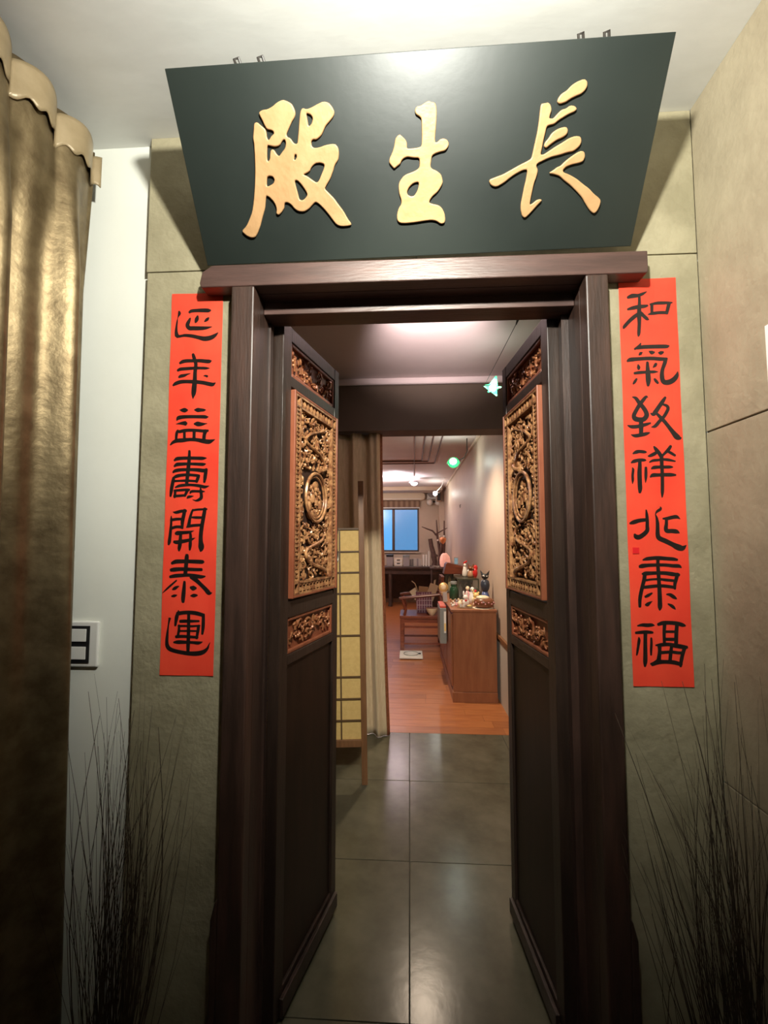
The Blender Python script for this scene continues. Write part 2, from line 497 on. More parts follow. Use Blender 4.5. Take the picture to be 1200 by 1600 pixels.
# ------------------------------------------------------------------ door frame
FY, BY = 1.14, 1.30
df = thing('door_frame', 'dark worn wooden door frame with a projecting lintel beam', 'door frame', (0, FY, 0))
LX0, LX1, LZ0, LZ1 = -.567, .614, 2.041, 2.102
mb = MB()
poly = [(LX0 + .004, LZ0), (LX1 - .003, LZ0), (LX1, LZ0 + .006), (LX1, LZ1 - .002), (LX0 + .035, LZ1), (LX0 + .006, LZ1 - .018), (LX0, LZ0 + .012)]
mb.prism(poly, 0, YW - FY - .0045)
mb.build('lintel', 'darkwood_h', df, bevel=.003)
MB().box(-.472, YW - FY - .004, LZ0 + .0005, .507, 1.225 - FY, OZ).build('lintel_core', 'darkwood_h', df)
MB().box(-.4165, 1.225 - FY, 2.004, .4574, BY - FY, OZ).build('inner_lintel', 'darkwood_h', df, bevel=.002)
MB().box(-.478, 0, 0, -.4155, YW - FY, LZ0).build('post', 'darkwood', df, bevel=.004)
MB().box(-.472, YW - FY, 0, -.4165, BY - FY, LZ0 - .0003).build('reveal', 'darkwood', df, bevel=.002)
MB().box(.4564, 0, 0, .513, YW - FY, LZ0).build('post', 'darkwood', df, bevel=.004)
MB().box(.4574, YW - FY, 0, .507, BY - FY, LZ0 - .0003).build('reveal', 'darkwood', df, bevel=.002)
for sx, x in ((-1, -.4775), (1, .5125)):
    mb = MB()
    mb.prism([(x - sx * .0, 0), (x + sx * .03, 0), (x + sx * .03, .16), (x + sx * .018, .20), (x + sx * .018, .42), (x + sx * .008, .46), (x, .47)], .002, .045)
    mb.build('post_foot', 'darkwood', df, bevel=.004)
MB().box(-.4165, .135, 0, -.4105, BY - FY, 2.0035).build('stop_strip', 'darkwood', df)
MB().box(.4375, .135, 0, .4574, BY - FY, 2.0035).build('stop_strip', 'darkwood', df)
MB().box(-.4155, .08, 0, .4564, .155, .018).build('threshold', 'darkwood_h', df, bevel=.003)

# ------------------------------------------------------------------ carved door leaves


def curl(cx, cz, r, a0, turns, n=14, grow=0.35):
    return [(cx + r * (1 - (1 - grow) * i / n) * math.cos(a0 + turns * 2 * math.pi * i / n), cz + r * (1 - (1 - grow) * i / n) * math.sin(a0 + turns * 2 * math.pi * i / n)) for i in range(n + 1)]


def carve_field(mb, s0, s1, z0, z1, t, seed, n, rr=(.0028, .0055), big=.02):
    q = random.Random(seed)
    for i in range(n):
        cs, cz = q.uniform(s0 + .008, s1 - .008), q.uniform(z0 + .008, z1 - .008)
        kind = q.random()
        h = t + q.uniform(.002, .010)
        if kind < .5:
            pts = [(min(max(s, s0), s1), h + .004 * math.sin(k * .5), min(max(z, z0), z1)) for k, (s, z) in enumerate(curl(cs, cz, q.uniform(.4, 1) * big, q.uniform(0, 6.28), q.choice((-1, 1)) * q.uniform(.5, 1.1)))]
            m_ = len(pts)
            r0 = q.uniform(*rr)
            mb.tube(pts, [r0 * (1 - .55 * k / m_) for k in range(m_)], 5)
        elif kind < .8:
            mb.ell((cs, h, cz), (q.uniform(.4, .9) * big * .5, .006, q.uniform(.4, .9) * big * .5), 7, 5)
        else:
            a = q.choice((0, math.pi / 2, math.pi / 2, q.uniform(0, 3.1)))
            l = q.uniform(.5, 1.2) * big
            p = (max(s0, cs - l * math.cos(a)), h, max(z0, cz - l * math.sin(a)))
            r_ = (min(s1, cs + l * math.cos(a)), h, min(z1, cz + l * math.sin(a)))
            mb.bar(p, r_, .005, .006)


def ring_box(mb, s0, s1, z0, z1, wd, t0, t1):
    mb.box(s0, t0, z0, s0 + wd, t1, z1)
    mb.box(s1 - wd, t0, z0, s1, t1, z1)
    mb.box(s0 + wd, t0, z0, s1 - wd, t1, z0 + wd)
    mb.box(s0 + wd, t0, z1 - wd, s1 - wd, t1, z1)


def door_leaf(name, org, end, sg, label, seed):
    ang = math.atan2(end[1] - org[1], end[0] - org[0])
    root = thing(name, label, None, (org[0], org[1], 0), ang)
    root['kind'] = 'structure'
    F = lambda s, t, z: (s, sg * t, z)
    LW, ZT, ZB, TH = 0.448, 2.027, 0.020, 0.036

    def part(nm, m, boxes, parent=None, bevel=.002):
        mb = MB(F)
        for b in boxes:
            mb.box(*b)
        return mb.build(nm, m, parent or root, bevel=bevel)
    part('stile', 'leafwood', [(0, -TH, ZB, .052, 0, ZT)])
    part('stile', 'leafwood', [(LW - .042, -TH, ZB, LW, 0, ZT)])
    for z0, z1 in ((ZT - .045, ZT), (1.838, 1.872), (1.122, 1.172), (.982, 1.012), (ZB, .085)):
        part('rail', 'leafwood', [(.052, -TH + .001, z0, LW - .042, -.001, z1)])
    part('lower_panel', 'leafpanel', [(.052, -.024, .085, LW - .042, -.009, .982)], bevel=0)
    part('kick_board', 'leafwood', [(.03, .0, ZB, LW - .01, .012, .07)])
    S0, S1 = .052, LW - .042
    # small top panel
    for (nm, z0, z1, prd, sd) in (('top_carved_panel', 1.872, ZT - .045, .002, 1), ('middle_carved_panel', 1.012, 1.122, .002, 2)):
        mb = MB(F)
        mb.box(S0, -.022, z0, S1, -.016, z1)
        pn = mb.build(nm, 'vermilion', root)
        mb = MB(F)
        ring_box(mb, S0, S1, z0, z1, .012, -.016, prd - .006)
        mb.build('panel_frame', 'vermilion', pn, bevel=.003)
        mb = MB(F)
        carve_field(mb, S0 + .018, S1 - .018, z0 + .016, z1 - .016, -.016, seed * 7 + sd, 60, big=.016)
        tag(mb.build('carving', 'carvered' if sd == 2 else 'carvered', pn, smooth=True), 'gilded flower and leaf relief')
    # tall carved panel, proud of the leaf
    z0, z1 = 1.180, 1.828
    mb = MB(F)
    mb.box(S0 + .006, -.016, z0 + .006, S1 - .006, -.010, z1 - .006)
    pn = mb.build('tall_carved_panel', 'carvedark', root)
    mb = MB(F)
    mb.box(S0, -.020, z0, S0 + .010, .015, z1)
    mb.box(S1 - .010, -.020, z0, S1, .015, z1)
    mb.box(S0 + .010, -.020, z0, S1 - .010, .013, z0 + .008)
    mb.box(S0 + .010, -.020, z1 - .008, S1 - .010, .013, z1)
    mb.build('panel_frame', 'vermilion', pn, bevel=.002)
    # fret border: rails with pierced comb teeth between
    mb = MB(F)
    e0, e1, g0, g1 = S0 + .010, S1 - .010, z0 + .008, z1 - .008
    bw = .040
    for a, b in ((e0, e0 + .008), (e0 + bw - .009, e0 + bw), (e1 - .008, e1), (e1 - bw, e1 - bw + .009)):
        mb.box(a, -.010, g0, b, .012, g1)
    for a, b in ((g0, g0 + .006), (g0 + bw - .006, g0 + bw), (g1 - .006, g1), (g1 - bw, g1 - bw + .006)):
        mb.box(e0 + .008, -.010, a, e1 - .008, .012, b)
    q = random.Random(seed)
    for base in (e0 + .008, e1 - bw + .009):
        wdt = bw - .017
        z = g0 + bw
        k = 0
        while z < g1 - bw - .006:
            mb.box(base, -.010, z, base + wdt, .011, z + .0055)
            mb.box(base + wdt * (.30 if k % 2 else .45), -.010, z + .0055, base + wdt * (.55 if k % 2 else .70), .009, z + .0135)
            z += .0135
            k += 1
    for base in (g0 + .006, g1 - bw + .006):
        hgt = bw - .012
        s = e0 + bw
        k = 0
        while s < e1 - bw - .01:
            if base < 1.5:                                              # square key fret below
                mb.box(s, -.010, base, s + .004, .010, base + hgt)
                mb.box(s + .004, -.010, base + hgt - .006, s + .018, .010, base + hgt - .002)
                mb.box(s + .010, -.010, base + .004, s + .022, .010, base + .009)
                mb.box(s + .010, -.010, base + .009, s + .014, .010, base + .016)
            else:                                                       # little blossoms above
                mb.ell((s + .010, .004, base + hgt * .5), (.008, .006, .012), 7, 5)
                mb.box(s + .002, -.008, base, s + .006, .008, base + hgt)
                mb.ell((s + .019, .003, base + hgt * .35), (.005, .005, .008), 6, 4)
            s += .0255
            k += 1
    tag(mb.build('fret_border', 'carve', pn), kind='stuff')
    # inner field with dragons and a round medallion
    i0, i1, j0, j1 = e0 + bw + .002, e1 - bw - .002, g0 + bw + .002, g1 - bw - .002
    cs, cz, rad = (i0 + i1) / 2, 1.505, .083
    mb = MB(F)
    carve_field(mb, i0, i1, cz + rad, j1, -.008, seed * 3 + 1, 150, big=.021)
    carve_field(mb, i0, i1, j0, cz - rad, -.008, seed * 3 + 2, 150, big=.021)
    carve_field(mb, i0, i0 + .040, cz - rad, cz + rad, -.008, seed * 3 + 3, 48, big=.014)
    carve_field(mb, i1 - .040, i1, cz - rad, cz + rad, -.008, seed * 3 + 4, 48, big=.014)
    # the long sinuous dragon bodies
    for (za, zb, ph) in ((cz + rad + .012, j1 - .012, 0.3), (j0 + .012, cz - rad - .012, 1.7)):
        pts = []
        for k in range(31):
            u = k / 30
            pts.append((cs + (i1 - i0) * .34 * math.sin(ph + u * 7.5) * (1 - .15 * u), .006 + .005 * math.sin(u * 21), za + (zb - za) * u))
        mb.tube(pts, [.0068 - .003 * k / 30 for k in range(31)], 7)
    tag(mb.build('carving', 'carve', pn, smooth=True), 'gilded pierced relief of coiling dragons')
    mb = MB(F)
    pts = [(cs + rad * .98 * math.cos(a * math.pi / 20), .008, cz + rad * math.sin(a * math.pi / 20)) for a in range(41)]
    mb.tube(pts, .0055, 6)
    pts = [(cs + rad * .84 * math.cos(a * math.pi / 20), .004, cz + rad * .86 * math.sin(a * math.pi / 20)) for a in range(41)]
    mb.tube(pts, .0035, 6)
    md = mb.build('medallion', 'carve', pn, smooth=True)
    mb = MB(F)
    for k in range(4):                                                  # robed figures in the round
        fs = cs + (-.042 + .028 * k)
        fz = cz - .045 + .018 * ((k * 3) % 4) / 2
        mb.lathe([(.012, 0), (.013, .018), (.008, .042), (.004, .048)], 8, (fs, -.002, fz), 1, .8)
        mb.ell((fs, -.001, fz + .056), (.007, .007, .008), 7, 5)
        mb.bar((fs - .012, .002, fz + .034), (fs + .012, .006, fz + .026), .005, .005)
    mb.ell((cs, -.006, cz - .060), (.05, .01, .018), 10, 6)
    mb.ell((cs + .02, -.006, cz + .045), (.022, .008, .016), 8, 6)
    carve_field(mb, cs - .055, cs + .055, cz - .06, cz + .05, -.010, seed * 5, 26, big=.013)
    mb.build('figure_relief', 'carve', md, smooth=True)
    # iron fittings on the free edge
    mb = MB(F)
    mb.box(LW, -.022, 1.355, LW + .003, -.002, 1.445)
    mb.box(LW + .001, -.016, 1.385, LW + .030, -.011, 1.412)
    hp = mb.build('hasp', 'iron', root, bevel=.001)
    mb = MB(F)
    mb.tube([(LW + .006 + .012 * math.sin(a * math.pi / 8), -.006, 1.295 + .022 * math.cos(a * math.pi / 8)) for a in range(17)], .0028, 6)
    mb.tube([(LW - .004, -.006, 1.33), (LW + .008, -.006, 1.32)], .004, 6)
    mb.build('ring_pull', 'iron', root, smooth=True)
    return root


door_leaf('door_1', (-.379, 1.302), (-.279, 1.742), -1, 'left carved wooden door leaf standing open', 11)
door_leaf('door_2', (.4055, 1.302), (.367, 1.742), 1, 'right carved wooden door leaf standing open', 23)

# ------------------------------------------------------------------ signboard
BL, BR = atY(325, 415, 1.150), atY(985, 385, 1.150)
TL, TR = atY(262, 107, .920), atY(1065, 48, .920)
bc = (BL + BR) / 2
ux = ((BR - BL).normalized() + (TR - TL).normalized()).normalized()
uz = ((TL + TR) / 2 - bc)
uz = (uz - ux * uz.dot(ux))
BH = uz.length
uz.normalize()
uy = uz.cross(ux)                                                      # points away from the viewer, into the board
BWD = ((BR - BL).length + (TR - TL).length) / 2
board = thing('signboard', 'dark green lacquered board with three raised gold characters above the door', 'signboard')
board.matrix_world = Matrix.Translation(bc) @ Matrix((ux, uy, uz)).transposed().to_4x4()
MB().box(-BWD / 2, 0, 0, BWD / 2, .022, BH).build('panel', 'lacquer', board, bevel=.0015)
for sx in (-.40, -.345, .365, .42):
    mb = MB()
    mb.tube([(sx, .012, BH - .004), (sx - .004, .012, BH + .009), (sx + .006, .014, BH + .012), (sx + .010, .016, BH - .002)], .0035, 6)
    mb.build('hanging_hook', 'wire', board, smooth=True)
for sx in (-.40, .40):
    MB().tube([(sx, .022, BH - .03), (sx, .022 + .20, BH - .03 + .03)], .0025, 6).build('hanging_wire', 'wire', board)


def on_board(px, py):
    d = ray(px, py)
    o = Vector((0, 0, CAMH))
    t = (bc - o).dot(uy) / d.dot(uy)
    p = o + d * t - bc
    return p.dot(ux), p.dot(uz)


GOLD = [
    ('gold_character_hall', 375, 145, 6.6667,
     [[(155,322),(185,312),(222,345),(268,385),(278,420),(283,470),(303,505),(320,480),(335,455),(362,432),(355,405),(330,390),(290,385),(262,340),(240,290),(215,245),(203,212),(235,187),(290,180),(345,150),(395,105),(450,80),(490,92),(540,120),(565,165),(580,215),(572,260),(545,300),(525,345),(505,390),(485,435),(495,465),(530,480),(555,520),(580,540),(605,535),(610,470),(618,380),(625,280),(635,200),(655,165),(700,180),(760,155),(820,120),(875,97),(925,110),(960,150),(985,200),(978,245),(940,295),(895,345),(870,400),(850,445),(800,490),(765,485),(742,510),(748,560),(775,582),(830,575),(900,548),(990,535),(1025,575),(1032,640),(1025,700),(990,750),(970,820),(945,890),(905,960),(880,1000),(930,1050),(980,1100),(1030,1170),(1080,1235),(1120,1310),(1165,1370),(1140,1385),(1060,1392),(1010,1375),(970,1325),(930,1270),(880,1210),(830,1160),(790,1135),(760,1165),(720,1210),(670,1240),(610,1235),(570,1205),(545,1170),(510,1145),(475,1140),(465,1165),(465,1200),(435,1250),(405,1275),(382,1255),(390,1215),(375,1165),(350,1125),(310,1085),(278,1070),(270,1130),(265,1200),(240,1290),(215,1390),(190,1460),(165,1505),(120,1510),(70,1485),(25,1440),(75,1390),(110,1310),(135,1240),(150,1130),(160,1000),(165,880),(165,760),(160,640),(155,540),(143,475),(150,400)],
      [(290,545),(320,555),(370,565),(420,550),(445,500),(470,485),(485,520),(478,580),(440,630),(415,668),(385,645),(360,600),(335,595),(322,620),(318,700),(295,725),(285,690),(285,610)],
      [(690,210),(740,230),(765,265),(755,320),(730,355),(712,345),(705,290)],
      [(570,650),(590,640),(598,670),(580,710),(565,700)],
      [(790,735),(840,730),(885,745),(880,790),(855,850),(825,925),(800,940),(760,915),(700,870),(655,855),(730,820),(745,775)],
      [(285,880),(310,865),(350,875),(368,910),(355,950),(300,980),(280,975)],
      [(570,915),(600,910),(640,950),(690,1020),(710,1065),(680,1110),(650,1125),(620,1115),(605,1050),(585,980)]]),
    ('gold_character_life', 580, 145, 7.2733,
     [[(650,98),(685,115),(720,118),(735,150),(742,220),(738,320),(730,420),(718,565),(750,570),(780,535),(820,525),(860,540),(880,580),(870,620),(840,660),(790,670),(730,690),(690,715),(680,760),(668,840),(690,870),(740,890),(790,930),(805,980),(812,1020),(790,1070),(750,1130),(700,1170),(665,1215),(655,1250),(690,1265),(760,1280),(800,1310),(830,1370),(840,1440),(830,1480),(790,1490),(740,1455),(680,1445),(600,1455),(500,1472),(400,1482),(325,1480),(295,1445),(295,1380),(315,1310),(345,1270),(345,1220),(320,1150),(312,1070),(320,1020),(360,960),(400,930),(470,905),(520,880),(550,850),(552,790),(545,740),(480,740),(410,728),(370,745),(345,770),(330,810),(295,835),(262,865),(235,835),(205,795),(210,750),(240,690),(265,610),(275,530),(300,495),(325,480),(350,500),(390,540),(405,580),(402,640),(460,640),(540,628),(575,610),(578,500),(575,400),(572,295),(545,270),(505,245),(497,205),(515,165),(560,155),(605,125)],
      [(540,1012),(542,1060),(525,1120),(490,1175),(450,1183),(410,1160),(405,1125),(430,1070),(480,1025)]]),
    ('gold_character_long', 755, 115, 6.0,
     [[(940,57),(968,80),(968,125),(945,165),(910,195),(860,215),(810,240),(770,270),(710,288),(690,270),(700,235),(730,195),(780,165),(820,120),(870,85)],
      [(540,290),(570,285),(605,278),(625,300),(635,345),(620,390),(610,425),(650,430),(690,385),(730,345),(770,335),(810,305),(850,310),(872,335),(850,360),(800,380),(750,410),(700,440),(660,475),(620,485),(590,495),(575,560),(560,620),(545,700),(530,765),(560,765),(620,725),(680,685),(740,650),(800,610),(860,590),(905,595),(915,640),(895,685),(840,730),(780,740),(710,765),(640,780),(570,810),(500,845),(490,870),(508,905),(495,965),(470,1030),(455,1100),(440,1170),(428,1235),(460,1220),(500,1185),(535,1180),(545,1192),(510,1225),(470,1270),(420,1325),(385,1355),(360,1335),(348,1275),(350,1220),(365,1150),(380,1070),(400,990),(412,900),(370,905),(310,935),(250,975),(190,1025),(120,1065),(70,1050),(50,1000),(110,975),(180,950),(260,905),(340,860),(410,825),(450,800),(465,730),(485,640),(505,550),(520,450),(530,350)],
      [(700,520),(770,503),(788,530),(780,570),(740,600),(680,625),(620,670),(585,700),(565,685),(575,650),(610,610),(640,560)],
      [(610,935),(660,905),(690,880),(720,870),(770,820),(830,775),(900,730),(940,735),(948,780),(930,825),(890,840),(820,855),(770,875),(740,905),(745,930),(800,950),(870,990),(930,1040),(985,1080),(1030,1130),(1080,1170),(1095,1195),(1085,1240),(1060,1290),(1030,1315),(990,1280),(950,1215),(920,1160),(870,1105),(810,1045),(750,1000),(710,960),(660,945)]]),
]


def chaikin(p):
    o = []
    for i in range(len(p)):
        a, b = p[i], p[(i + 1) % len(p)]
        o += [(a[0] * .78 + b[0] * .22, a[1] * .78 + b[1] * .22), (a[0] * .22 + b[0] * .78, a[1] * .22 + b[1] * .78)]
    return o


for nm, ox, oy, sc, loops in GOLD:
    cu = bpy.data.curves.new(nm, 'CURVE')
    cu.dimensions = '2D'
    cu.fill_mode = 'BOTH'
    cu.extrude = .0012
    cu.bevel_depth = .0024
    cu.bevel_resolution = 2
    cu.offset = -.0020
    for lp in loops:
        lp = chaikin(lp)
        sp = cu.splines.new('POLY')
        sp.points.add(len(lp) - 1)
        for i, (x, y) in enumerate(lp):
            a, b = on_board(ox + x / sc, oy + y / sc)
            sp.points[i].co = (a, b, 0, 1)
        sp.use_cyclic_u = True
    tmp = bpy.data.objects.new('tmp', cu)
    COL.objects.link(tmp)
    me = bpy.data.meshes.new_from_object(tmp.evaluated_get(bpy.context.evaluated_depsgraph_get()))
    bpy.data.objects.remove(tmp)
    me.materials.clear()
    me.materials.append(M['gold'])
    for v in me.vertices:
        x, y, z = v.co
        v.co = (x, -.0032 - z, y)
    me.flip_normals()
    o = bpy.data.objects.new('gold_character', me)
    COL.objects.link(o)
    o.parent = board
    o['label'] = {'gold_character_hall': 'raised gold character 殿', 'gold_character_life': 'raised gold character 生', 'gold_character_long': 'raised gold character 長'}[nm]

# ------------------------------------------------------------------ couplets
PY = YW - .0022


def wave(x, z):
    return .0007 * math.sin(z * 23 + x * 31) + .0005 * math.sin(z * 9 - x * 60)


def cat(p, n=5):
    out = []
    for i in range(len(p) - 1):
        a, b, c, d = p[max(i - 1, 0)], p[i], p[i + 1], p[min(i + 2, len(p) - 1)]
        for k in range(n):
            t = k / n
            out.append(tuple(.5 * (2 * b[j] + (c[j] - a[j]) * t + (2 * a[j] - 5 * b[j] + 4 * c[j] - d[j]) * t * t + (3 * b[j] - a[j] - 3 * c[j] + d[j]) * t ** 3) for j in range(3)))
    out.append(p[-1])
    return out


def stroke(mb, pts, ox, oy, sc, lift):
    pts = cat(pts)
    rows = []
    n = len(pts)
    for i, (x, y, wd) in enumerate(pts):
        a, b = pts[max(i - 1, 0)], pts[min(i + 1, n - 1)]
        dx, dy = b[0] - a[0], b[1] - a[1]
        l = math.hypot(dx, dy) or 1
        rows.append((x, y, max(wd, 3) / 2, dx / l, dy / l))
    outline_l, outline_r = [], []
    for x, y, h, dx, dy in rows:
        outline_l.append((x + dy * h, y - dx * h))
        outline_r.append((x - dy * h, y + dx * h))

    def W(p):
        q = atY(ox + p[0] / sc, oy + p[1] / sc, PY)
        return (q.x, -wave(q.x, q.z) - lift, q.z)
    vv = [W(p) for p in outline_l] + [W(p) for p in outline_r]
    ff = [(i, i + 1, n + i + 1, n + i) for i in range(n - 1)]
    for (x, y, h, dx, dy), i0, i1, sgn in ((rows[0], 0, n, -1), (rows[-1], n - 1, 2 * n - 1, 1)):
        base = len(vv)
        for k in range(1, 6):
            a = math.pi * k / 6
            vv.append(W((x + dy * h * math.cos(a) + sgn * dx * h * .7 * math.sin(a), y - dx * h * math.cos(a) + sgn * dy * h * .7 * math.sin(a))))
        ff.append((i0, *range(base, base + 5), i1))
    mb.add(vv, ff)


def couplet(name, label, cx0, cx1, z0, z1, chars):
    root = thing(name, label, 'couplet', (0, PY, 0), group='red paper couplets beside the door')
    mb = MB()
    nx, nz = 8, 60
    vv, ff = [], []
    for j in range(nz + 1):
        for i in range(nx + 1):
            x, z = cx0 + (cx1 - cx0) * i / nx, z0 + (z1 - z0) * j / nz
            vv.append((x, -wave(x, z), z))
    for j in range(nz):
        for i in range(nx):
            a = j * (nx + 1) + i
            ff.append((a, a + 1, a + nx + 2, a + nx + 1))
    mb.add(vv, ff)
    mb.build('paper', 'red', root, solid=.0004)
    for ch, ox, oy, sc, strokes in chars:
        mb = MB()
        for k, s in enumerate(strokes):
            stroke(mb, s, ox, oy, sc, .0005 + .00002 * k)
        o = mb.build('ink_character', 'ink', root)
        o['label'] = 'black brushed character ' + ch
    return root


S = 13.3333
LEFT = [
    ('延', 260, 470, S, [[(268,225,40),(275,270,65),(255,320,35),(240,370,14),(225,440,35),(212,540,45),(205,640,65),(215,710,85),(240,745,75)],[(195,720,60),(260,740,60),(330,728,55),(400,720,65),(550,738,75),(680,770,80),(800,795,100),(920,775,95),(1010,725,70),(1075,665,20)],[(480,245,50),(530,215,70),(650,205,75),(780,203,85),(880,205,80),(925,200,30)],[(500,365,35),(470,430,70),(440,510,85),(480,570,90),(560,575,90),(700,578,85),(830,570,65),(950,545,14)],[(655,320,40),(640,380,85),(615,440,60),(605,460,25)],[(885,355,30),(855,390,65),(810,430,40),(795,440,15)]]),
    ('年', 260, 545, S, [[(555,115,60),(572,170,75),(600,260,75),(615,330,75),(605,420,75),(598,500,80),(595,600,85),(590,700,95),(580,820,105),(570,930,95),(560,1000,50),(557,1045,10)],[(280,300,50),(340,265,75),(430,250,75),(580,250,70),(700,250,75),(830,262,80),(900,262,75),(940,250,20)],[(235,455,50),(290,425,70),(400,415,70),(560,405,65),(700,402,60),(820,405,55),(900,405,12)],[(260,595,40),(300,570,70),(370,555,65),(440,530,35),(500,515,12)],[(775,565,12),(820,562,45),(850,575,50)],[(145,765,40),(200,725,75),(300,690,80),(430,683,75),(600,690,80),(760,705,80),(880,730,85),(960,740,80),(1020,705,20)]]),
    ('益', 255, 625, S, [[(345,210,8),(400,215,70),(460,215,95),(510,215,40)],[(660,210,30),(720,210,90),(780,210,75),(850,210,55),(890,207,10)],[(285,425,25),(320,375,80),(420,355,75),(560,350,70),(700,350,70),(840,350,75),(900,355,65),(945,350,10)],[(270,500,10),(350,490,45),(430,485,80),(475,490,95),(490,490,60)],[(655,500,40),(720,500,100),(800,505,75),(880,495,30),(920,488,8)],[(290,640,40),(340,660,65),(440,640,70),(560,632,65),(700,635,65),(830,645,65),(935,640,50)],[(310,625,30),(285,680,60),(272,780,58),(275,850,60)],[(445,640,55),(445,830,60)],[(650,640,65),(645,830,65)],[(890,640,80),(860,720,75),(850,830,75)],[(150,935,30),(200,885,60),(280,850,80),(400,840,85),(550,825,70),(700,830,75),(830,855,90),(950,870,95),(1020,850,60),(1085,820,8)]]),
    ('壽', 255, 700, S, [[(547,60,50),(545,150,60),(535,300,75),(520,450,80),(505,600,75),(490,750,70)],[(235,260,40),(290,225,75),(400,213,70),(550,210,70),(700,212,70),(820,215,70),(900,210,20)],[(235,385,40),(290,345,75),(400,335,70),(550,330,60),(700,335,65),(830,340,65),(885,330,20)],[(210,510,40),(260,475,70),(380,455,70),(550,450,65),(700,455,75),(830,470,80),(905,465,70)],[(900,440,60),(885,520,75),(870,620,75),(855,710,50)],[(215,630,40),(280,590,70),(400,565,65),(550,560,60),(680,570,60),(745,580,60)],[(740,570,60),(715,640,70),(690,705,60)],[(240,690,50),(350,685,45),(480,680,55),(600,685,50),(700,690,50)],[(225,620,60),(210,700,75),(190,800,75),(175,900,70),(160,1005,45)],[(260,825,30),(340,790,60),(480,770,60),(600,770,55),(740,785,65),(860,810,65),(955,790,15)],[(255,880,50),(255,950,55),(245,1030,45)],[(240,890,50),(350,880,55),(480,870,55),(545,870,50)],[(515,875,60),(480,940,60),(455,1000,50)],[(235,1005,55),(350,995,55),(460,985,50)],[(565,945,30),(590,905,55),(700,900,50),(800,905,50),(865,905,15)],[(775,830,25),(785,900,60),(795,980,65),(790,1040,70),(740,1080,60),(680,1095,35),(615,1075,10)],[(500,1050,20),(530,1020,60),(580,1010,45),(635,1000,8)]]),
    ('開', 250, 785, S, [[(275,200,12),(340,210,60),(440,185,65),(545,175,55)],[(520,160,70),(500,260,75),(470,400,75),(465,540,50)],[(238,280,12),(238,340,45),(235,450,50),(225,560,60),(210,700,65),(195,820,70),(180,880,40)],[(230,370,55),(340,350,60),(480,345,50)],[(230,545,60),(340,510,60),(470,515,65)],[(690,150,40),(660,220,50),(625,340,60),(600,470,70),(555,520,25)],[(680,165,45),(780,150,45),(880,145,45),(980,140,35)],[(940,130,70),(920,250,80),(895,400,80),(870,550,85),(855,700,85),(855,820,95),(865,920,125),(860,980,90),(850,1015,40)],[(650,310,35),(760,315,55),(890,315,50)],[(580,500,60),(700,480,60),(870,470,55)],[(330,650,60),(370,640,90),(480,630,70),(600,620,60),(710,590,10)],[(295,820,60),(350,830,80),(450,815,80),(560,795,70),(650,775,60),(735,740,10)],[(435,650,60),(425,750,70),(415,870,80),(400,960,70),(395,1010,35)],[(630,630,50),(640,700,60),(635,800,65),(630,900,70),(620,990,40)]]),
    ('泰', 250, 860, S, [[(560,95,70),(555,150,90),(545,270,85),(535,400,85),(525,500,85)],[(250,270,60),(330,235,90),(460,230,85),(620,230,80),(780,235,85),(890,240,80),(915,245,40)],[(230,410,70),(300,400,90),(430,390,80),(600,395,75),(760,400,70),(870,400,65)],[(215,550,60),(320,530,80),(460,520,75),(600,515,70),(740,535,85),(860,550,75),(940,540,30)],[(345,625,30),(260,700,40),(160,790,40),(60,885,12)],[(640,560,60),(740,610,90),(840,700,80),(940,800,85),(1010,880,95),(1050,890,60),(1080,880,15)],[(510,650,50),(505,750,70),(495,880,85),(485,1000,85),(485,1075,60)],[(265,815,30),(310,790,70),(360,760,50),(400,745,15)],[(245,955,30),(300,945,60),(355,930,20)],[(640,770,50),(695,785,105),(750,785,50)],[(640,945,20),(700,940,75),(760,935,50),(790,935,10)]]),
    ('運', 245, 945, 12.632, [[(255,270,55),(245,310,40),(225,420,30),(210,540,45),(200,640,60),(195,730,65),(205,810,80),(250,870,85),(350,910,80),(500,940,80),(650,960,85),(800,960,95),(920,930,85),(1000,860,50),(1030,790,25),(1055,740,8)],[(435,110,20),(400,220,75),(380,320,65),(365,410,45)],[(410,175,80),(520,155,75),(650,150,75),(780,165,80),(900,200,75)],[(920,190,60),(920,300,65),(915,450,65),(900,575,45)],[(635,150,60),(635,350,65),(630,600,70),(622,800,75),(618,920,60)],[(465,325,60),(560,320,65),(700,320,55),(835,320,40)],[(440,400,40),(440,500,55),(410,640,50)],[(430,420,50),(550,415,45),(700,420,45),(850,410,40)],[(830,410,60),(815,520,60),(790,660,50)],[(380,630,60),(520,620,60),(680,630,55),(810,640,50)],[(460,515,35),(630,512,40),(790,515,35)],[(335,740,35),(420,735,75),(550,735,65),(700,740,55),(820,750,65),(905,730,15)]]),
]
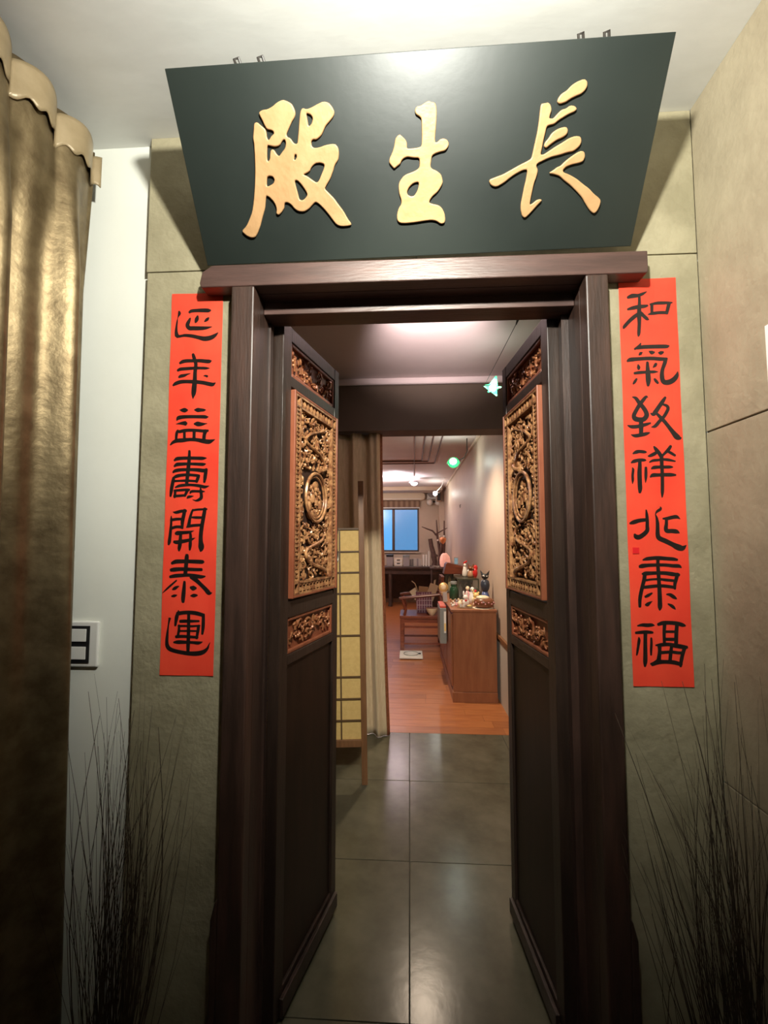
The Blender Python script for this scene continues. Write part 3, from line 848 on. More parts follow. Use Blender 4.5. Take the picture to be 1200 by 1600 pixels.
RIGHT = [
    ('和', 965, 445, 12.0, [[(185,245,50),(270,215,85),(380,205,65),(470,170,55),(540,130,20)],[(405,240,55),(405,360,65),(400,480,80),(400,600,85),(405,720,70),(400,850,70),(395,930,60),(388,970,20)],[(185,465,40),(280,440,70),(400,415,75),(500,405,65),(560,390,40)],[(390,540,60),(300,610,75),(210,690,70),(130,780,65),(110,815,40)],[(430,530,70),(490,590,70),(550,640,65),(580,655,25)],[(640,360,60),(640,440,60),(640,530,55)],[(610,370,40),(740,345,60),(880,340,60),(1020,335,30)],[(965,340,70),(940,440,70),(915,540,60)],[(570,560,20),(650,540,60),(780,525,60),(930,525,60)]]),
    ('氣', 970, 530, 12.0, [[(375,75,25),(340,135,60),(260,185,40)],[(300,165,60),(420,145,75),(560,140,75),(720,140,75),(850,140,70),(895,130,35)],[(345,295,30),(375,265,60),(405,245,20)],[(530,225,20),(580,250,75),(630,245,30)],[(705,255,30),(745,260,75),(790,245,40)],[(120,415,40),(180,385,80),(320,370,70),(480,360,70),(620,362,70),(760,375,70),(860,370,50)],[(840,370,70),(820,450,75),(780,570,70),(770,680,85),(785,770,90),(830,810,95),(920,800,100),(1000,750,95),(1050,680,75),(1065,610,20)],[(325,475,25),(335,525,70),(335,565,40)],[(660,460,50),(640,495,60),(605,530,20)],[(500,430,50),(505,550,75),(510,650,95),(515,780,95),(510,870,50)],[(255,640,50),(350,625,60),(500,615,55),(620,612,55),(700,612,10)],[(295,745,40),(260,800,55),(230,840,30)],[(630,745,40),(660,785,60),(695,825,45)]]),
    ('致', 970, 610, 12.0, [[(215,125,20),(280,150,65),(340,230,75),(400,300,80),(460,390,85),(480,470,90),(430,540,90),(350,550,90),(270,530,95),(245,470,80),(290,370,75),(350,270,75),(420,180,70),(475,120,50),(505,140,10)],[(375,550,75),(380,650,85),(380,760,80),(375,840,70)],[(130,655,20),(200,680,65),(320,675,70),(450,645,65),(550,615,35)],[(200,830,20),(270,850,65),(380,835,70),(470,815,65),(535,795,25)],[(835,130,45),(780,210,75),(710,310,80),(640,410,85),(600,450,70),(555,435,25)],[(790,265,40),(860,290,60),(885,340,65),(850,420,65),(790,510,65),(720,580,65),(640,670,65),(570,690,20)],[(670,440,50),(740,510,70),(810,580,70),(900,690,75),(980,790,90),(1050,870,110),(1110,890,70),(1130,880,15)]]),
    ('祥', 975, 690, S, [[(190,250,30),(250,220,75),(320,205,70),(420,215,65),(465,220,30)],[(155,440,35),(210,410,75),(320,385,70),(420,385,60),(460,390,20)],[(330,400,70),(330,500,80),(322,650,95),(325,850,95),(330,980,90),(325,1060,55)],[(175,545,25),(190,590,55),(178,700,55),(180,800,55),(175,880,15)],[(455,540,55),(455,640,65),(452,750,60),(445,855,15)],[(620,105,35),(660,160,75),(720,230,80),(775,310,85)],[(780,300,80),(785,450,80),(795,600,75),(800,750,75),(802,900,75),(800,1050,70),(795,1160,25)],[(700,210,60),(620,260,75),(540,295,60),(500,300,25)],[(970,95,60),(920,170,75),(860,230,60),(800,290,50)],[(900,200,50),(980,240,60),(1060,290,50)],[(530,430,30),(600,395,55),(700,385,55),(800,372,50),(920,380,60),(1065,410,30)],[(570,565,30),(620,540,70),(720,530,65),(850,530,65),(960,528,60),(1015,530,25)],[(545,740,30),(600,700,80),(720,695,70),(860,690,75),(980,690,75),(1075,695,40)]]),
    ('兆', 975, 785, 11.4286, [[(390,135,25),(402,230,55),(410,330,60),(410,420,65),(410,500,75),(350,570,80),(270,620,85),(215,610,85),(190,570,40)],[(110,375,40),(170,355,75),(270,325,70),(400,310,60)],[(650,80,20),(650,120,50),(590,160,45),(560,210,20),(580,280,45),(595,380,65),(597,480,70),(600,580,80),(630,640,85),(740,690,85),(860,750,85),(960,800,110),(1040,815,90),(1105,765,15)],[(695,290,30),(780,285,60),(870,265,65),(940,260,65),(1000,295,10)],[(755,290,55),(755,380,60),(745,470,75),(770,510,75),(850,510,75),(930,520,75),(980,545,25)]]),
    ('康', 985, 860, S, [[(260,200,30),(350,175,75),(500,160,80),(600,160,85),(740,170,80),(880,180,75),(970,195,50)],[(190,340,60),(240,325,90),(380,310,75),(560,305,70),(720,305,70),(880,320,75),(1000,325,75),(1055,360,20)],[(575,150,70),(575,300,75),(585,450,80),(595,600,80),(605,750,85),(610,900,90),(615,1050,95),(615,1180,95),(610,1245,30)],[(245,490,40),(320,480,85),(440,475,75),(580,470,75),(740,475,80),(880,495,85),(1010,510,60)],[(975,490,80),(950,600,75),(925,700,70),(925,800,50)],[(330,620,50),(440,605,45),(580,600,50),(740,615,60),(900,630,55)],[(260,770,60),(400,755,70),(580,740,70),(740,745,70),(930,770,65)],[(300,470,80),(285,600,85),(245,750,80),(210,900,80),(190,1030,75),(190,1170,60)],[(305,965,50),(370,935,65),(450,890,35)],[(310,1130,40),(350,1125,80),(400,1090,50),(455,1060,10)],[(755,915,30),(830,925,70),(900,970,75),(955,1005,35)],[(785,1115,30),(850,1150,65),(900,1190,60),(940,1230,10)]]),
    ('福', 985, 965, 12.632, [[(140,160,30),(230,145,65),(330,150,75),(420,145,65),(470,155,20)],[(105,300,50),(200,290,65),(300,285,70),(400,290,60),(440,295,40)],[(295,300,75),(293,450,75),(295,600,80),(297,750,85),(295,880,85),(290,965,40)],[(165,390,25),(170,450,60),(155,560,55),(140,660,50),(125,740,30)],[(410,405,40),(415,500,50),(410,620,50),(410,740,35)],[(545,135,60),(640,105,80),(780,100,75),(920,115,80),(1030,145,75),(1085,160,30)],[(670,140,70),(660,300,65),(665,490,60)],[(915,130,75),(900,300,80),(895,500,80)],[(660,275,50),(780,275,50),(900,275,50)],[(670,425,60),(780,425,65),(900,425,60)],[(500,545,30),(600,535,70),(740,525,70),(880,550,85),(1000,570,85),(1115,585,60)],[(570,560,80),(575,650,70),(565,770,80),(550,850,90),(470,900,70),(405,915,40)],[(1070,580,80),(1030,700,75),(1000,830,75),(985,960,50)],[(805,560,60),(790,680,70),(775,850,70)],[(590,690,65),(700,680,60),(820,675,60),(940,690,60),(1030,690,50)],[(430,935,50),(560,880,80),(700,870,75),(850,880,80),(1000,920,70)]]),
]
couplet('paper_couplet', 'red paper couplet left of the door reading 延年益壽開泰運', -.6685, -.5215, .997, 2.052, LEFT)
cr = couplet('paper_couplet', 'red paper couplet right of the door reading 和氣致祥兆康福', .560, .708, .990, 2.053, RIGHT)
p0, p1 = atY(988.1, 855.4, PY), atY(998.6, 865.1, PY)
MB().box(p0.x, -.0012, p1.z, p1.x, -.0008, p0.z).build('seal_mark', 'seal', cr)

# ------------------------------------------------------------------ entrance: curtain, switch, wall sheet, dried grasses
cu = thing('window_curtain', 'gold-brown satin curtain with pleated heading along the left side', 'curtain', (-.885, 0, 0))


def curtain_x(y, z):
    top = max(0, min(1, (z - 2.05) / .35))
    ph = 2 * math.pi * (y - .885) / .128
    pleat = .030 * (abs(math.sin(ph / 2)) ** .7) - .012
    lo = .044 * math.sin(2 * math.pi * (y - .80) / .205 + .5) + .016 * math.sin(2 * math.pi * y / .093)
    return top * pleat + (1 - top) * lo * (0.75 + .25 * (2.3 - z) / 2.3)


def sheet(fn, ny, nz, y0, y1, z0, z1, ymap=None):
    vv, ff = [], []
    for j in range(nz + 1):
        for i in range(ny + 1):
            y_, z_ = y0 + (y1 - y0) * i / ny, z0 + (z1 - z0) * j / nz
            vv.append(fn(y_, z_))
    for j in range(nz):
        for i in range(ny):
            a = j * (ny + 1) + i
            ff.append((a, a + 1, a + ny + 2, a + ny + 1))
    return MB().add(vv, ff)


def cfn(y, z):
    flare = 1 + .03 * (2.4 - z) / 2.4
    return (curtain_x(y, z), -.6 + (y + .6) * flare, z)


sheet(cfn, 260, 60, -.6, 1.150, .02, 2.452).build('drape', 'satin', cu, smooth='all', solid=.002)


def hfn(y, z):
    ph = 2 * math.pi * (y - .885) / .128
    u = abs(math.sin(ph / 2))
    droop = -.022 * (1 - u ** .6)
    ruff = .006 * math.sin(y * 160) * max(0, 1 - (z - 2.37) / .02) if z < 2.39 else 0
    return (.0045 + curtain_x(y, 2.45) + .005 * u, y, z + droop + ruff)


sheet(hfn, 300, 8, -.6, 1.160, 2.366, 2.455).build('heading_band', 'satin_lit', cu, smooth='all', solid=.003)
MB().box(-.035, -.6, 2.44, -.018, 1.19, 2.46).build('curtain_track', 'satin_lit', cu)

sw = thing('light_switch', 'cream wall switch plate with black-edged rockers beside the curtain', 'switch', (-.900, YP, 1.071))
MB().box(-.045, -.010, -.062, .043, 0, .062).build('plate', 'whitetrim', sw, bevel=.004)
MB().box(-.036, -.0125, -.050, .020, -.0102, .050).build('rocker_surround', 'black', sw)
for z0, z1 in ((-.040, -.006), (.008, .042)):
    MB().box(-.03, -.016, z0, .012, -.0127, z1).build('rocker', 'whitetrim', sw, bevel=.001)

y_ = .9805
tag(MB().box(-.003, -.2, -.09, 0, 0, .09).build('wall_notice', 'whitetrim', loc=(XR, y_, 1.725)), 'white blank sheet fixed on the right stone wall', 'notice')


def grass(name, label, base, n, seed, spread, lean, hmin, hmax):
    g = thing(name, label, 'dried grass', base)
    q = random.Random(seed)
    MB().lathe([(.045, 0), (.055, .03), (.062, .10), (.050, .17), (.040, .20), (.046, .215)], 20).build('vase', 'vase', g, smooth=True)
    mb = MB()
    for i in range(n):
        a = q.uniform(0, 6.283)
        r0 = q.uniform(0, .03)
        h = q.uniform(hmin, hmax) * (1 - .3 * q.random() ** 2)
        tx = lean[0] + q.gauss(0, spread[0])
        ty = lean[1] + q.gauss(0, spread[1])
        bx, by = r0 * math.cos(a), r0 * math.sin(a)
        curvd = q.uniform(.6, 2.2)
        side = q.gauss(0, .035)
        pts = []
        for k in range(7):
            u = k / 6
            px = bx + tx * u ** curvd + side * math.sin(u * 3)
            py = by + ty * u ** curvd
            px = max(min(px, XR - .012 - base[0]), -1.0)
            py = min(py, YW - .012 - base[1])
            pts.append((px, py, .03 + (h - .03) * u * (1 - .06 * u * abs(tx) * 4)))
        r1 = q.choice((.0009, .0011, .0014, .0021))
        mb.tube(pts, [r1 * (1 - .75 * k / 6) for k in range(7)], 4)
    tag(mb.build('dry_stems', 'stem', g, smooth='all'), kind='stuff')
    return g


grass('dried_grass', 'sheaf of dark dried grass stems at the left of the doorway', (-.655, 1.02, 0), 140, 3, (.075, .05), (.015, .01), .60, 1.10)
grass('dried_grass', 'sheaf of dark dried grass stems at the right of the doorway', (.665, 1.0, 0), 165, 8, (.085, .05), (-.03, .03), .60, 1.10)

# ------------------------------------------------------------------ inner doorway: drape and screen
dr = thing('door_drape', 'tan drape gathered in the left of the inner doorway with rust trim', 'curtain', (0, 3.24, 0))


def dfn(x, z):
    u = (x + .62) / .415
    xr = -.62 + u * (.415 + .055 * max(0, 1 - z / 2.1) ** 1.5)
    return (xr, .028 * math.sin(u * 19 + .6) + .012 * math.sin(u * 43 + z), z)


sheet(dfn, 90, 40, -.62, -.215, .002, 2.149).build('drape', 'drape', dr, smooth='all', solid=.002)
sheet(lambda x, z: tuple(Vector(dfn(x, z)) + Vector((0, -.003, 0))), 6, 40, -.2155, -.200, .002, 2.149).build('trim_band', 'drapetrim', dr, smooth='all', solid=.004)

sc = thing('paper_screen', 'wooden lattice screen with yellow paper panes behind the left door leaf', 'screen', (-.258, 2.6, 0))
sc.rotation_euler = (0, R(-1.0), R(4))
MB().box(-.014, -.014, 0, .018, .014, 1.71).build('post', 'screenwood', sc, bevel=.002)
MB().box(-.62, -.014, 0, -.59, .014, 1.71).build('post', 'screenwood', sc, bevel=.002)
MB().box(-.59, -.012, .205, -.014, .012, .245).build('bottom_rail', 'screenwood', sc, bevel=.002)
MB().box(-.59, -.011, 1.425, -.014, .011, 1.437).build('top_rail', 'lattice', sc, bevel=.001)
zs = [.245, .349, .468, .59, .822, 1.06, 1.18, 1.30, 1.426]
xs = [-.59, -.44, -.285, -.125, -.014]
for z in zs[1:-1]:
    MB().box(-.59, -.009, z - .004, -.014, -.001, z + .004).build('lattice_bar', 'lattice', sc)
for x in xs[1:-1]:
    MB().box(x - .004, -.0085, .245, x + .004, -.0015, 1.426).build('lattice_bar', 'lattice', sc)
for a, b in zip(xs[:-1], xs[1:]):
    for c, d in zip(zs[:-1], zs[1:]):
        MB().box(a, .0002, c, b, .002, d).build('paper_pane', 'paper', sc)

# ------------------------------------------------------------------ lamps
GR = 'green glass lamps along the right wall'


def hang_light(loc, e, color):
    d = bpy.data.lights.new('green_lamp_light', 'POINT')
    d.energy = e
    d.color = color
    d.shadow_soft_size = .03
    o = bpy.data.objects.new('green_lamp_light', d)
    o.location = loc
    COL.objects.link(o)


lp = atY(770, 606, 2.62)
la = thing('glass_lamp', 'lit green glass lamp with folded points hanging before the dark header', 'lamp', lp, group=GR)
MB().ell((0, 0, 0), (.021, .021, .021), 14, 10).build('bulb', 'bulb', la, smooth='all')
for k, (ax, az, l, wd) in enumerate(((-.95, .10, .060, .030), (.25, .95, .068, .034), (.95, -.05, .050, .012), (.30, -.95, .062, .026), (-.55, -.55, .050, .018))):
    d = Vector((ax, -.35, az)).normalized()
    n_ = Vector((-d.z, 0, d.x)).normalized()
    tip = d * l
    mb = MB()
    b0, b1 = n_ * wd, n_ * -wd
    back = Vector((0, .022, 0))
    mb.add([b0 + back * .3, tip + n_ * .004, tip - n_ * .004, b1 + back * .3, b0 * .8 + back, tip + back * .4, b1 * .8 + back], [(0, 1, 2, 3), (0, 4, 5, 1), (3, 2, 5, 6), (0, 3, 6, 4), (1, 5, 2), (4, 6, 5)])
    mb.build('glass_petal', 'greenglass', la)
top = Vector((.5735, 2.2815, ZC)) - lp
kn = Vector((-.052, -.02, .008))
mb = MB().tube([top, top * .9, kn], .0016, 6)
mb.tube([kn + Vector((-.02, 0, -.004)), kn, (-.01, 0, .012)], .0028, 6)
mb.build('cord', 'wire', la)
MB().tube([top * .99, top * .93, top * .88], [.010, .006, .003], 8).build('clip', 'wire', la)
hang_light(lp + Vector((0, -.06, 0)), 0.9, (.8, 1, .85))
p2 = atX(709, 722, .50)
lb = thing('glass_lamp', 'lit round green glass lamp on the ceiling line of the back room', 'lamp', p2, group=GR)
MB().ell((-.012, -.045, 0), (.040, .034, .036), 14, 10).build('bulb', 'bulb', lb, smooth='all')
MB().ell((0, .03, 0), (.066, .05, .062), 16, 10).build('glass_globe', 'greenglass', lb, smooth='all')
MB().lathe([(.040, .03), (.066, .012), (.075, -.02), (.073, -.02), (.062, .010), (.038, .027)], 18, (0, .03, .01)).build('glass_shade', 'greenglass', lb, smooth='all')
MB().tube([(.05, .01, .02), (.12, 0, .05), (.15, 0, .12), (.15, 0, ZC - p2.z)], .006, 6).build('bracket', 'wire', lb)
hang_light(p2 + Vector((-.02, -.10, -.02)), 3.0, (.9, 1, .9))
p3 = atX(680, 771, .50)
lc = thing('glass_lamp', 'farthest lit green-white lamp near the far column', 'lamp', p3, group=GR)
MB().lathe([(.016, -.045), (.040, -.022), (.044, .022), (.022, .04)], 12).build('bulb', 'bulb', lc, smooth='all')
MB().tube([(.02, 0, .03), (.10, -.3, .10), (.14, -.6, ZC - p3.z)], .006, 6).build('bracket', 'whitetrim', lc)
hang_light(p3 + Vector((-.02, -.15, -.03)), 4.0, (.95, 1, .93))

pl = thing('ceiling_lamp', 'small capped white ceiling lamp glowing before the window', 'lamp', (.085, 8.1, ZC))
MB().lathe([(.012, -.045), (.045, -.052), (.085, -.075), (.095, -.098), (.088, -.098), (.04, -.065), (.012, -.060)], 18).build('cap', 'greybox', pl, smooth='all')
MB().ell((0, 0, -.100), (.062, .062, .045), 16, 10).build('globe', 'warmbulb', pl, smooth='all')
MB().tube([(0, 0, 0), (0, 0, -.05)], .008, 8).build('stem', 'whitetrim', pl)
light('ceiling_lamp_uplight', 'SPOT', (-.25, 8.0, 2.37), 62, (1.0, .92, 1.0), .03, aim=(-.25, 8.0, 3), cone=160, blend=.15)
tag(MB().tube([(.062, 3.5, ZC - .006), (.075, 7.9, ZC - .006)], .005, 6).build('ceiling_conduit', 'conduit'), 'single brown conduit running straight to the ceiling lamp', 'conduit', 'ceiling conduits')
for k, (x, ye) in enumerate(((.178, 6.36), (.272, 6.42), (.37, 6.58))):
    tag(MB().tube([(x, 3.5, ZC - .006), (x, ye, ZC - .006), (x - .012, ye + .01, ZC - .006), (-1.6, ye + .01 + .03 * k, ZC - .006)], .0075, 6).build('ceiling_conduit', 'conduit'),
        ('brown ceiling conduit bending left, nearest the lamp conduit', 'brown ceiling conduit bending left, middle of the three', 'brown ceiling conduit bending left, nearest the right wall')[k], 'conduit', 'ceiling conduits')

# ------------------------------------------------------------------ far wall things
mb = MB()
mb.box(0, -.17, 0, 1.75, 0, .165)
ac = thing('air_conditioner', 'long cream wall unit with rounded end above the window', 'air conditioner', (-1.34, YFAR, 2.315))
MB().prism([(0, 0), (1.63, 0), (1.68, .03), (1.70, .08), (1.68, .14), (1.63, .165), (0, .165)], -.17, -.001).build('body', 'cream', ac, bevel=.012)
MB().box(.05, -.172, .018, 1.60, -.168, .03).build('louvre', 'whitetrim', ac)
bl = thing('window_blind', 'striped brown fabric blind pulled up over the window', 'blind', (0, YFAR - .02, 0))
MB().box(-1.34, -.05, 2.17, .235, -.01, 2.31).build('folded_fabric', 'blind', bl, bevel=.012)
MB().box(-1.34, -.045, 2.135, .235, -.012, 2.158).build('bottom_bar', 'whitetrim', bl)
MB().box(-1.34, -.045, 2.158, .235, -.018, 2.171).build('fabric_fold', 'blind', bl)
el = thing('emergency_light', 'white twin-head emergency light on the wall beside the window', 'light', (.53, YFAR, 2.36))
MB().box(-.14, -.07, -.02, .16, 0, .10).build('body', 'whitetrim', el, bevel=.01)
for x in (-.07, .12):
    MB().ell((x, -.10, -.09), (.075, .06, .075), 14, 10).build('lamp_head', 'china_white', el, smooth='all')
    MB().ell((x + (.08 if x < 0 else -.08), -.13, -.085), (.018, .02, .018), 8, 6).build('pivot_knob', 'black', el, smooth='all')
MB().lathe([(.09, 0), (.085, .03), (.03, .035)], 16, (0, 0, 0)).build('dial', 'greybox', el, smooth=True).matrix_local = Matrix.Translation((-.02, -.07, .11)) @ Matrix.Rotation(R(90), 4, 'X')
sp = thing('wall_speaker', 'small dark wall speaker by the far column', 'speaker', (.640, 9.9, 2.25))
MB().box(-.045, -.10, 0, .05, .0, .26).build('cabinet', 'china_tan', sp, bevel=.008)
MB().box(-.035, -.105, .02, .04, -.1001, .20).build('grille', 'black', sp)
MB().ell((0, -.11, .20), (.025, .015, .025), 10, 6).build('tweeter', 'whitetrim', sp, smooth='all')
MB().box(-.02, .0, .10, .02, .40, .14).build('bracket', 'black', sp)

# far table and what is on it
TYF, TZ = 9.55, .842
tb = thing('side_table', 'long dark wooden table beneath the far window', 'table', (0, 0, 0))
MB().box(-1.3, TYF, TZ - .045, .66, YFAR - .06, TZ).build('tabletop', 'ebony', tb, bevel=.006)
MB().box(-1.25, TYF + .04, TZ - .16, .62, TYF + .065, TZ - .0455).build('apron', 'ebony', tb)
MB().box(-.62, TYF + .02, TZ - .075, .42, TYF + .039, TZ - .0455).build('apron_moulding', 'ebony', tb, bevel=.006)
for x in (-1.24, -.42, .58):
    mb = MB().tube([(x, TYF + .085, TZ - .05), (x + .008, TYF + .08, .5), (x, TYF + .09, .2), (x + .012, TYF + .075, .05), (x, TYF + .07, 0)], [.05, .042, .036, .042, .05], 8)
    mb.build('leg', 'ebony', tb, smooth=True)
    MB().box(x - .04, YFAR - .14, 0, x + .04, YFAR - .07, TZ - .045).build('leg', 'ebony', tb)
MB().box(-1.2, YFAR - .10, .10, .55, YFAR - .085, TZ - .16).build('back_panel', 'ebony', tb)


def tboxes():
    q = [('dark grey box with black lid at the window end of the table', 604, 614, 868, 883, 'greybox', 'black'),
         ('pale two-drawer box between the two grey boxes', 616, 629, 872, 881.5, 'cream', 'bookdark'),
         ('grey lidded box next to the row of books', 630, 639.5, 869, 882.5, 'greybox', 'grey')]
    for lbl, x0, x1, y0, y1, m, lid in q:
        a, b = atY(x0, y1, 9.75), atY(x1, y0, 9.75)
        wd, h = b.x - a.x, b.z - TZ
        o = thing('storage_box', lbl, 'box', ((a.x + b.x) / 2, 9.75, TZ), group='boxes on the far table')
        MB().box(-wd / 2, 0, 0, wd / 2, .26, h - .03).build('body', m, o, bevel=.004)
        if 'drawer' in lbl:
            for z in (.015, h / 2):
                d = MB().box(-wd / 2 + .01, -.012, z, wd / 2 - .01, -.0005, z + h / 2 - .03).build('drawer', 'china_white', o, bevel=.003)
                MB().box(-.035, -.02, z + .035, .035, -.0125, z + .055).build('pull', 'black', d)
            MB().box(-wd / 2, 0, h - .0295, wd / 2, .26, h).build('lid', 'cream', o, bevel=.004)
        else:
            MB().box(-wd / 2 - .008, -.008, h - .0295, wd / 2 + .008, .268, h + .02).build('lid', lid, o, bevel=.006)


tboxes()
xb = atY(640.5, 880, 9.8).x
bl_ = [('dark grey book leaning first in the row', .035, .15, 'bookdark'), ('slim dark book second in the row', .03, .155, 'bookdark'), ('pale book third in the row', .028, .165, 'bookpale'), ('thin pale book fourth in the row', .02, .16, 'bookpale'),
       ('grey book fifth in the row', .03, .165, 'greybox'), ('thin pale book sixth in the row', .024, .15, 'bookpale'), ('narrow pale book last in the row', .022, .14, 'bookpale'),
       ('tall white binder first after the books', .03, .25, 'china_white'), ('tall white binder in the middle of three', .034, .25, 'china_white'), ('tallest white binder next to the driftwood', .028, .33, 'china_white')]
for i, (lbl, t_, h, m) in enumerate(bl_):
    o = thing('binder' if 'binder' in lbl else 'book', lbl + ' on the far table', 'binder' if 'binder' in lbl else 'book', (xb, 9.8, TZ), group='books and binders on the far table')
    MB().box(0, 0, .004, t_, .17, h - .004).build('pages', 'whitetrim', o)
    MB().box(-.0015, -.004, 0, t_ + .0015, -.0005, h).build('spine', m, o)
    MB().box(-.0015, -.0005, 0, -.0002, .175, h).build('cover', m, o)
    MB().box(t_ + .0002, -.0005, 0, t_ + .0015, .175, h).build('cover', m, o)
    xb += t_ + (.010 if i < 6 else .028)


def far(px, py, Y=9.75):
    return atY(px, py, Y)


b0 = far(672, 881)
o = thing('driftwood', 'dark upright driftwood slab standing on the far table', 'driftwood', (b0.x + .062, 9.80, TZ + .012))
mb = MB().tube([(.03, 0, 0), (.045, 0, .08), (.02, 0, .20), (.01, 0, .28), (-.03, 0, .42), (-.055, 0, .58)], [.055, .05, .062, .05, .048, .045], 8)
mb.build('trunk', 'drift', o, smooth=True)
MB().tube([(.03, 0, .2), (.09, -.02, .22), (.11, -.02, .20)], [.03, .028, .01], 7).build('knot', 'drift', o, smooth='all')
SZ = .90
sd = thing('side_stand', 'dark cluttered side stand along the right wall before the far table', 'stand', (0, 0, 0))
MB().box(.375, 7.98, SZ - .03, XR - .03, 8.62, SZ).build('top', 'ebony', sd, bevel=.004)
MB().box(.395, 8.0, .06, XR - .035, 8.60, SZ - .0305).build('body', 'ebony', sd)
for k in range(2):
    d = MB().box(.41 + .165 * k, 7.985, .10, .565 + .165 * k, 7.9995, SZ - .06).build('door', 'ebony', sd, bevel=.003)
    MB().ell((.55 + .045 * k, 7.978, .50), (.012, .008, .012), 8, 6).build('knob', 'gilt', d, smooth='all')
for x in (.40, XR - .085):
    for y in (8.01, 8.54):
        MB().box(x, y, 0, x + .05, y + .05, .0595).build('foot', 'ebony', sd)
b1 = far(686, 868, 8.35)
o = thing('branch_sculpture', 'forked dry branches standing upright beside the pink salt lamp', 'branches', (b1.x - .02, 8.40, SZ + .006))


def bp(px, py):
    q_ = far(px, py, 8.40)
    return (q_.x - b1.x + .02, 0, q_.z - SZ)


MB().tube([(.02, 0, 0), bp(687, 862), bp(685, 850), bp(683, 838), bp(676, 830), bp(668, 827), bp(659, 823.5)], [.03, .028, .022, .018, .016, .013, .007], 7).build('branch', 'drift', o, smooth=True)
MB().tube([bp(684, 845), bp(683.5, 834), bp(682.5, 822), bp(681.8, 813)], [.018, .015, .012, .009], 7).build('branch', 'drift', o, smooth=True)
MB().tube([bp(679, 836), bp(686, 832.5), bp(692, 829), bp(699, 825.5)], [.010, .012, .011, .006], 7).build('branch', 'drift', o, smooth=True)
MB().tube([(.06, .02, 0), bp(693, 860), bp(694.5, 845), bp(694, 830), bp(694, 814)], [.04, .035, .022, .014, .012], 7).build('branch', 'drift', o, smooth=True)
MB().tube([bp(689, 864), bp(690, 852), bp(691, 842)], [.03, .04, .035], 8).build('branch', 'drift', o, smooth=True)
b2 = far(692, 843, 8.28)
MB().lathe([(.007, -.085), (.042, -.05), (.062, -.01), (.058, .025), (.025, .042)], 12).build('gourd', 'orange', None, smooth='all')
g_ = bpy.data.objects['gourd']
g_.location = (b2.x, 8.28, b2.z)
tag(g_, 'orange gourd hanging among the dry branches', 'gourd')
for px, py, wh in ((687.5, 838, 'left of the gourd'), (694, 838, 'just above the gourd'), (684, 844, 'lowest, nearest the driftwood')):
    q_ = far(px, py, 8.36)
    tag(MB().ell((0, 0, 0), (.018, .018, .018), 8, 6).build('white_bead', 'china_white', None, smooth='all', loc=(q_.x, 8.365, q_.z)), 'small white bead on the dry branches, ' + wh, 'bead', 'beads on the branches')
b3 = atY(695, 886, 8.16)
o = thing('salt_lamp', 'glowing pink salt rock lamp on the dark side stand', 'lamp', (b3.x, 8.16, SZ))
mb = MB()
prof = [(.085, .02), (.108, .07), (.112, .15), (.10, .22), (.075, .275), (.04, .305)]
qq = random.Random(4)
mb.lathe([(r * .86, z * .86) for r, z in prof], 9, (0, 0, 0), 1, .8)
mb.v = [(x * qq.uniform(.9, 1.06), y * qq.uniform(.9, 1.06), z) for x, y, z in mb.v]
mb.build('rock', 'salt', o)
MB().lathe([(.078, 0), (.082, .008), (.078, .019)], 14).build('base', 'drift', o)
for lbl, px, y_, s in (('small white dish on the left corner of the side stand', 679, 8.10, .045), ('small pale cup on the side stand beside the salt lamp', 684.5, 8.05, .032)):
    q_ = atY(px, 880, y_)
    o = thing('small_dish', lbl, 'dish', (q_.x, y_, SZ))
    MB().lathe([(s * .5, 0), (s * .6, .01), (s, .035), (s * .93, .035), (s * .5, .012)], 12).build('bowl', 'china_white', o, smooth=True)

# ------------------------------------------------------------------ armchair, basket, bowl
CX0, CX1, CY0, CY1, CZ = -.125, .42, 5.60, 6.12, .450
ch = thing('armchair', 'rosewood armchair facing left with straight stretchers beyond the cabinet', 'armchair', (0, 0, 0))
MB().box(CX0, CY0, CZ - .035, CX1, CY1, CZ).build('seat', 'rosewood', ch, bevel=.004)
MB().box(CX0 + .03, CY0 + .012, CZ - .085, CX1 - .03, CY0 + .03, CZ - .0355).build('apron', 'rosewood', ch)
for x in (CX0 + .005, CX1 - .05):
    for y0 in (CY0 + .004, CY1 - .05):
        MB().box(x, y0, 0, x + .046, y0 + .046, CZ - .0355).build('leg', 'rosewood', ch, bevel=.003)
for z in (.30, .10):
    MB().box(CX0 + .052, CY0 + .014, z, CX1 - .051, CY0 + .034, z + .024).build('stretcher', 'rosewood', ch)
    MB().box(CX0 + .052, CY1 - .036, z, CX1 - .051, CY1 - .014, z + .024).build('stretcher', 'rosewood', ch)
MB().box(CX0 + .015, CY0 + .051, .16, CX0 + .035, CY1 - .051, .185).build('stretcher', 'rosewood', ch)
for yy in (CY0 + .025, CY1 - .025):
    MB().tube([(CX0 - .005, yy, .655), (CX0 + .05, yy, .665), (.15, yy, .688), (CX1 - .02, yy, .712)], [.018, .02, .019, .018], 8).build('armrest', 'rosewood', ch, smooth=True)
    MB().tube([(CX0 + .055, yy, CZ), (CX0 + .075, yy, .52), (CX0 + .045, yy, .60), (CX0 + .025, yy, .655)], [.018, .016, .015, .017], 8).build('arm_post', 'rosewood', ch, smooth=True)
    MB().tube([(CX1 - .03, yy, CZ), (CX1 - .01, yy, .92)], .02, 8).build('back_post', 'rosewood', ch, smooth=True)
MB().box(CX1 - .03, CY0 + .05, .86, CX1 + .01, CY1 - .05, .93).build('top_rail', 'rosewood', ch, bevel=.004)
MB().box(CX1 - .026, CY0 + .18, CZ, CX1 - .004, CY1 - .18, .86).build('back_splat', 'rosewood', ch)

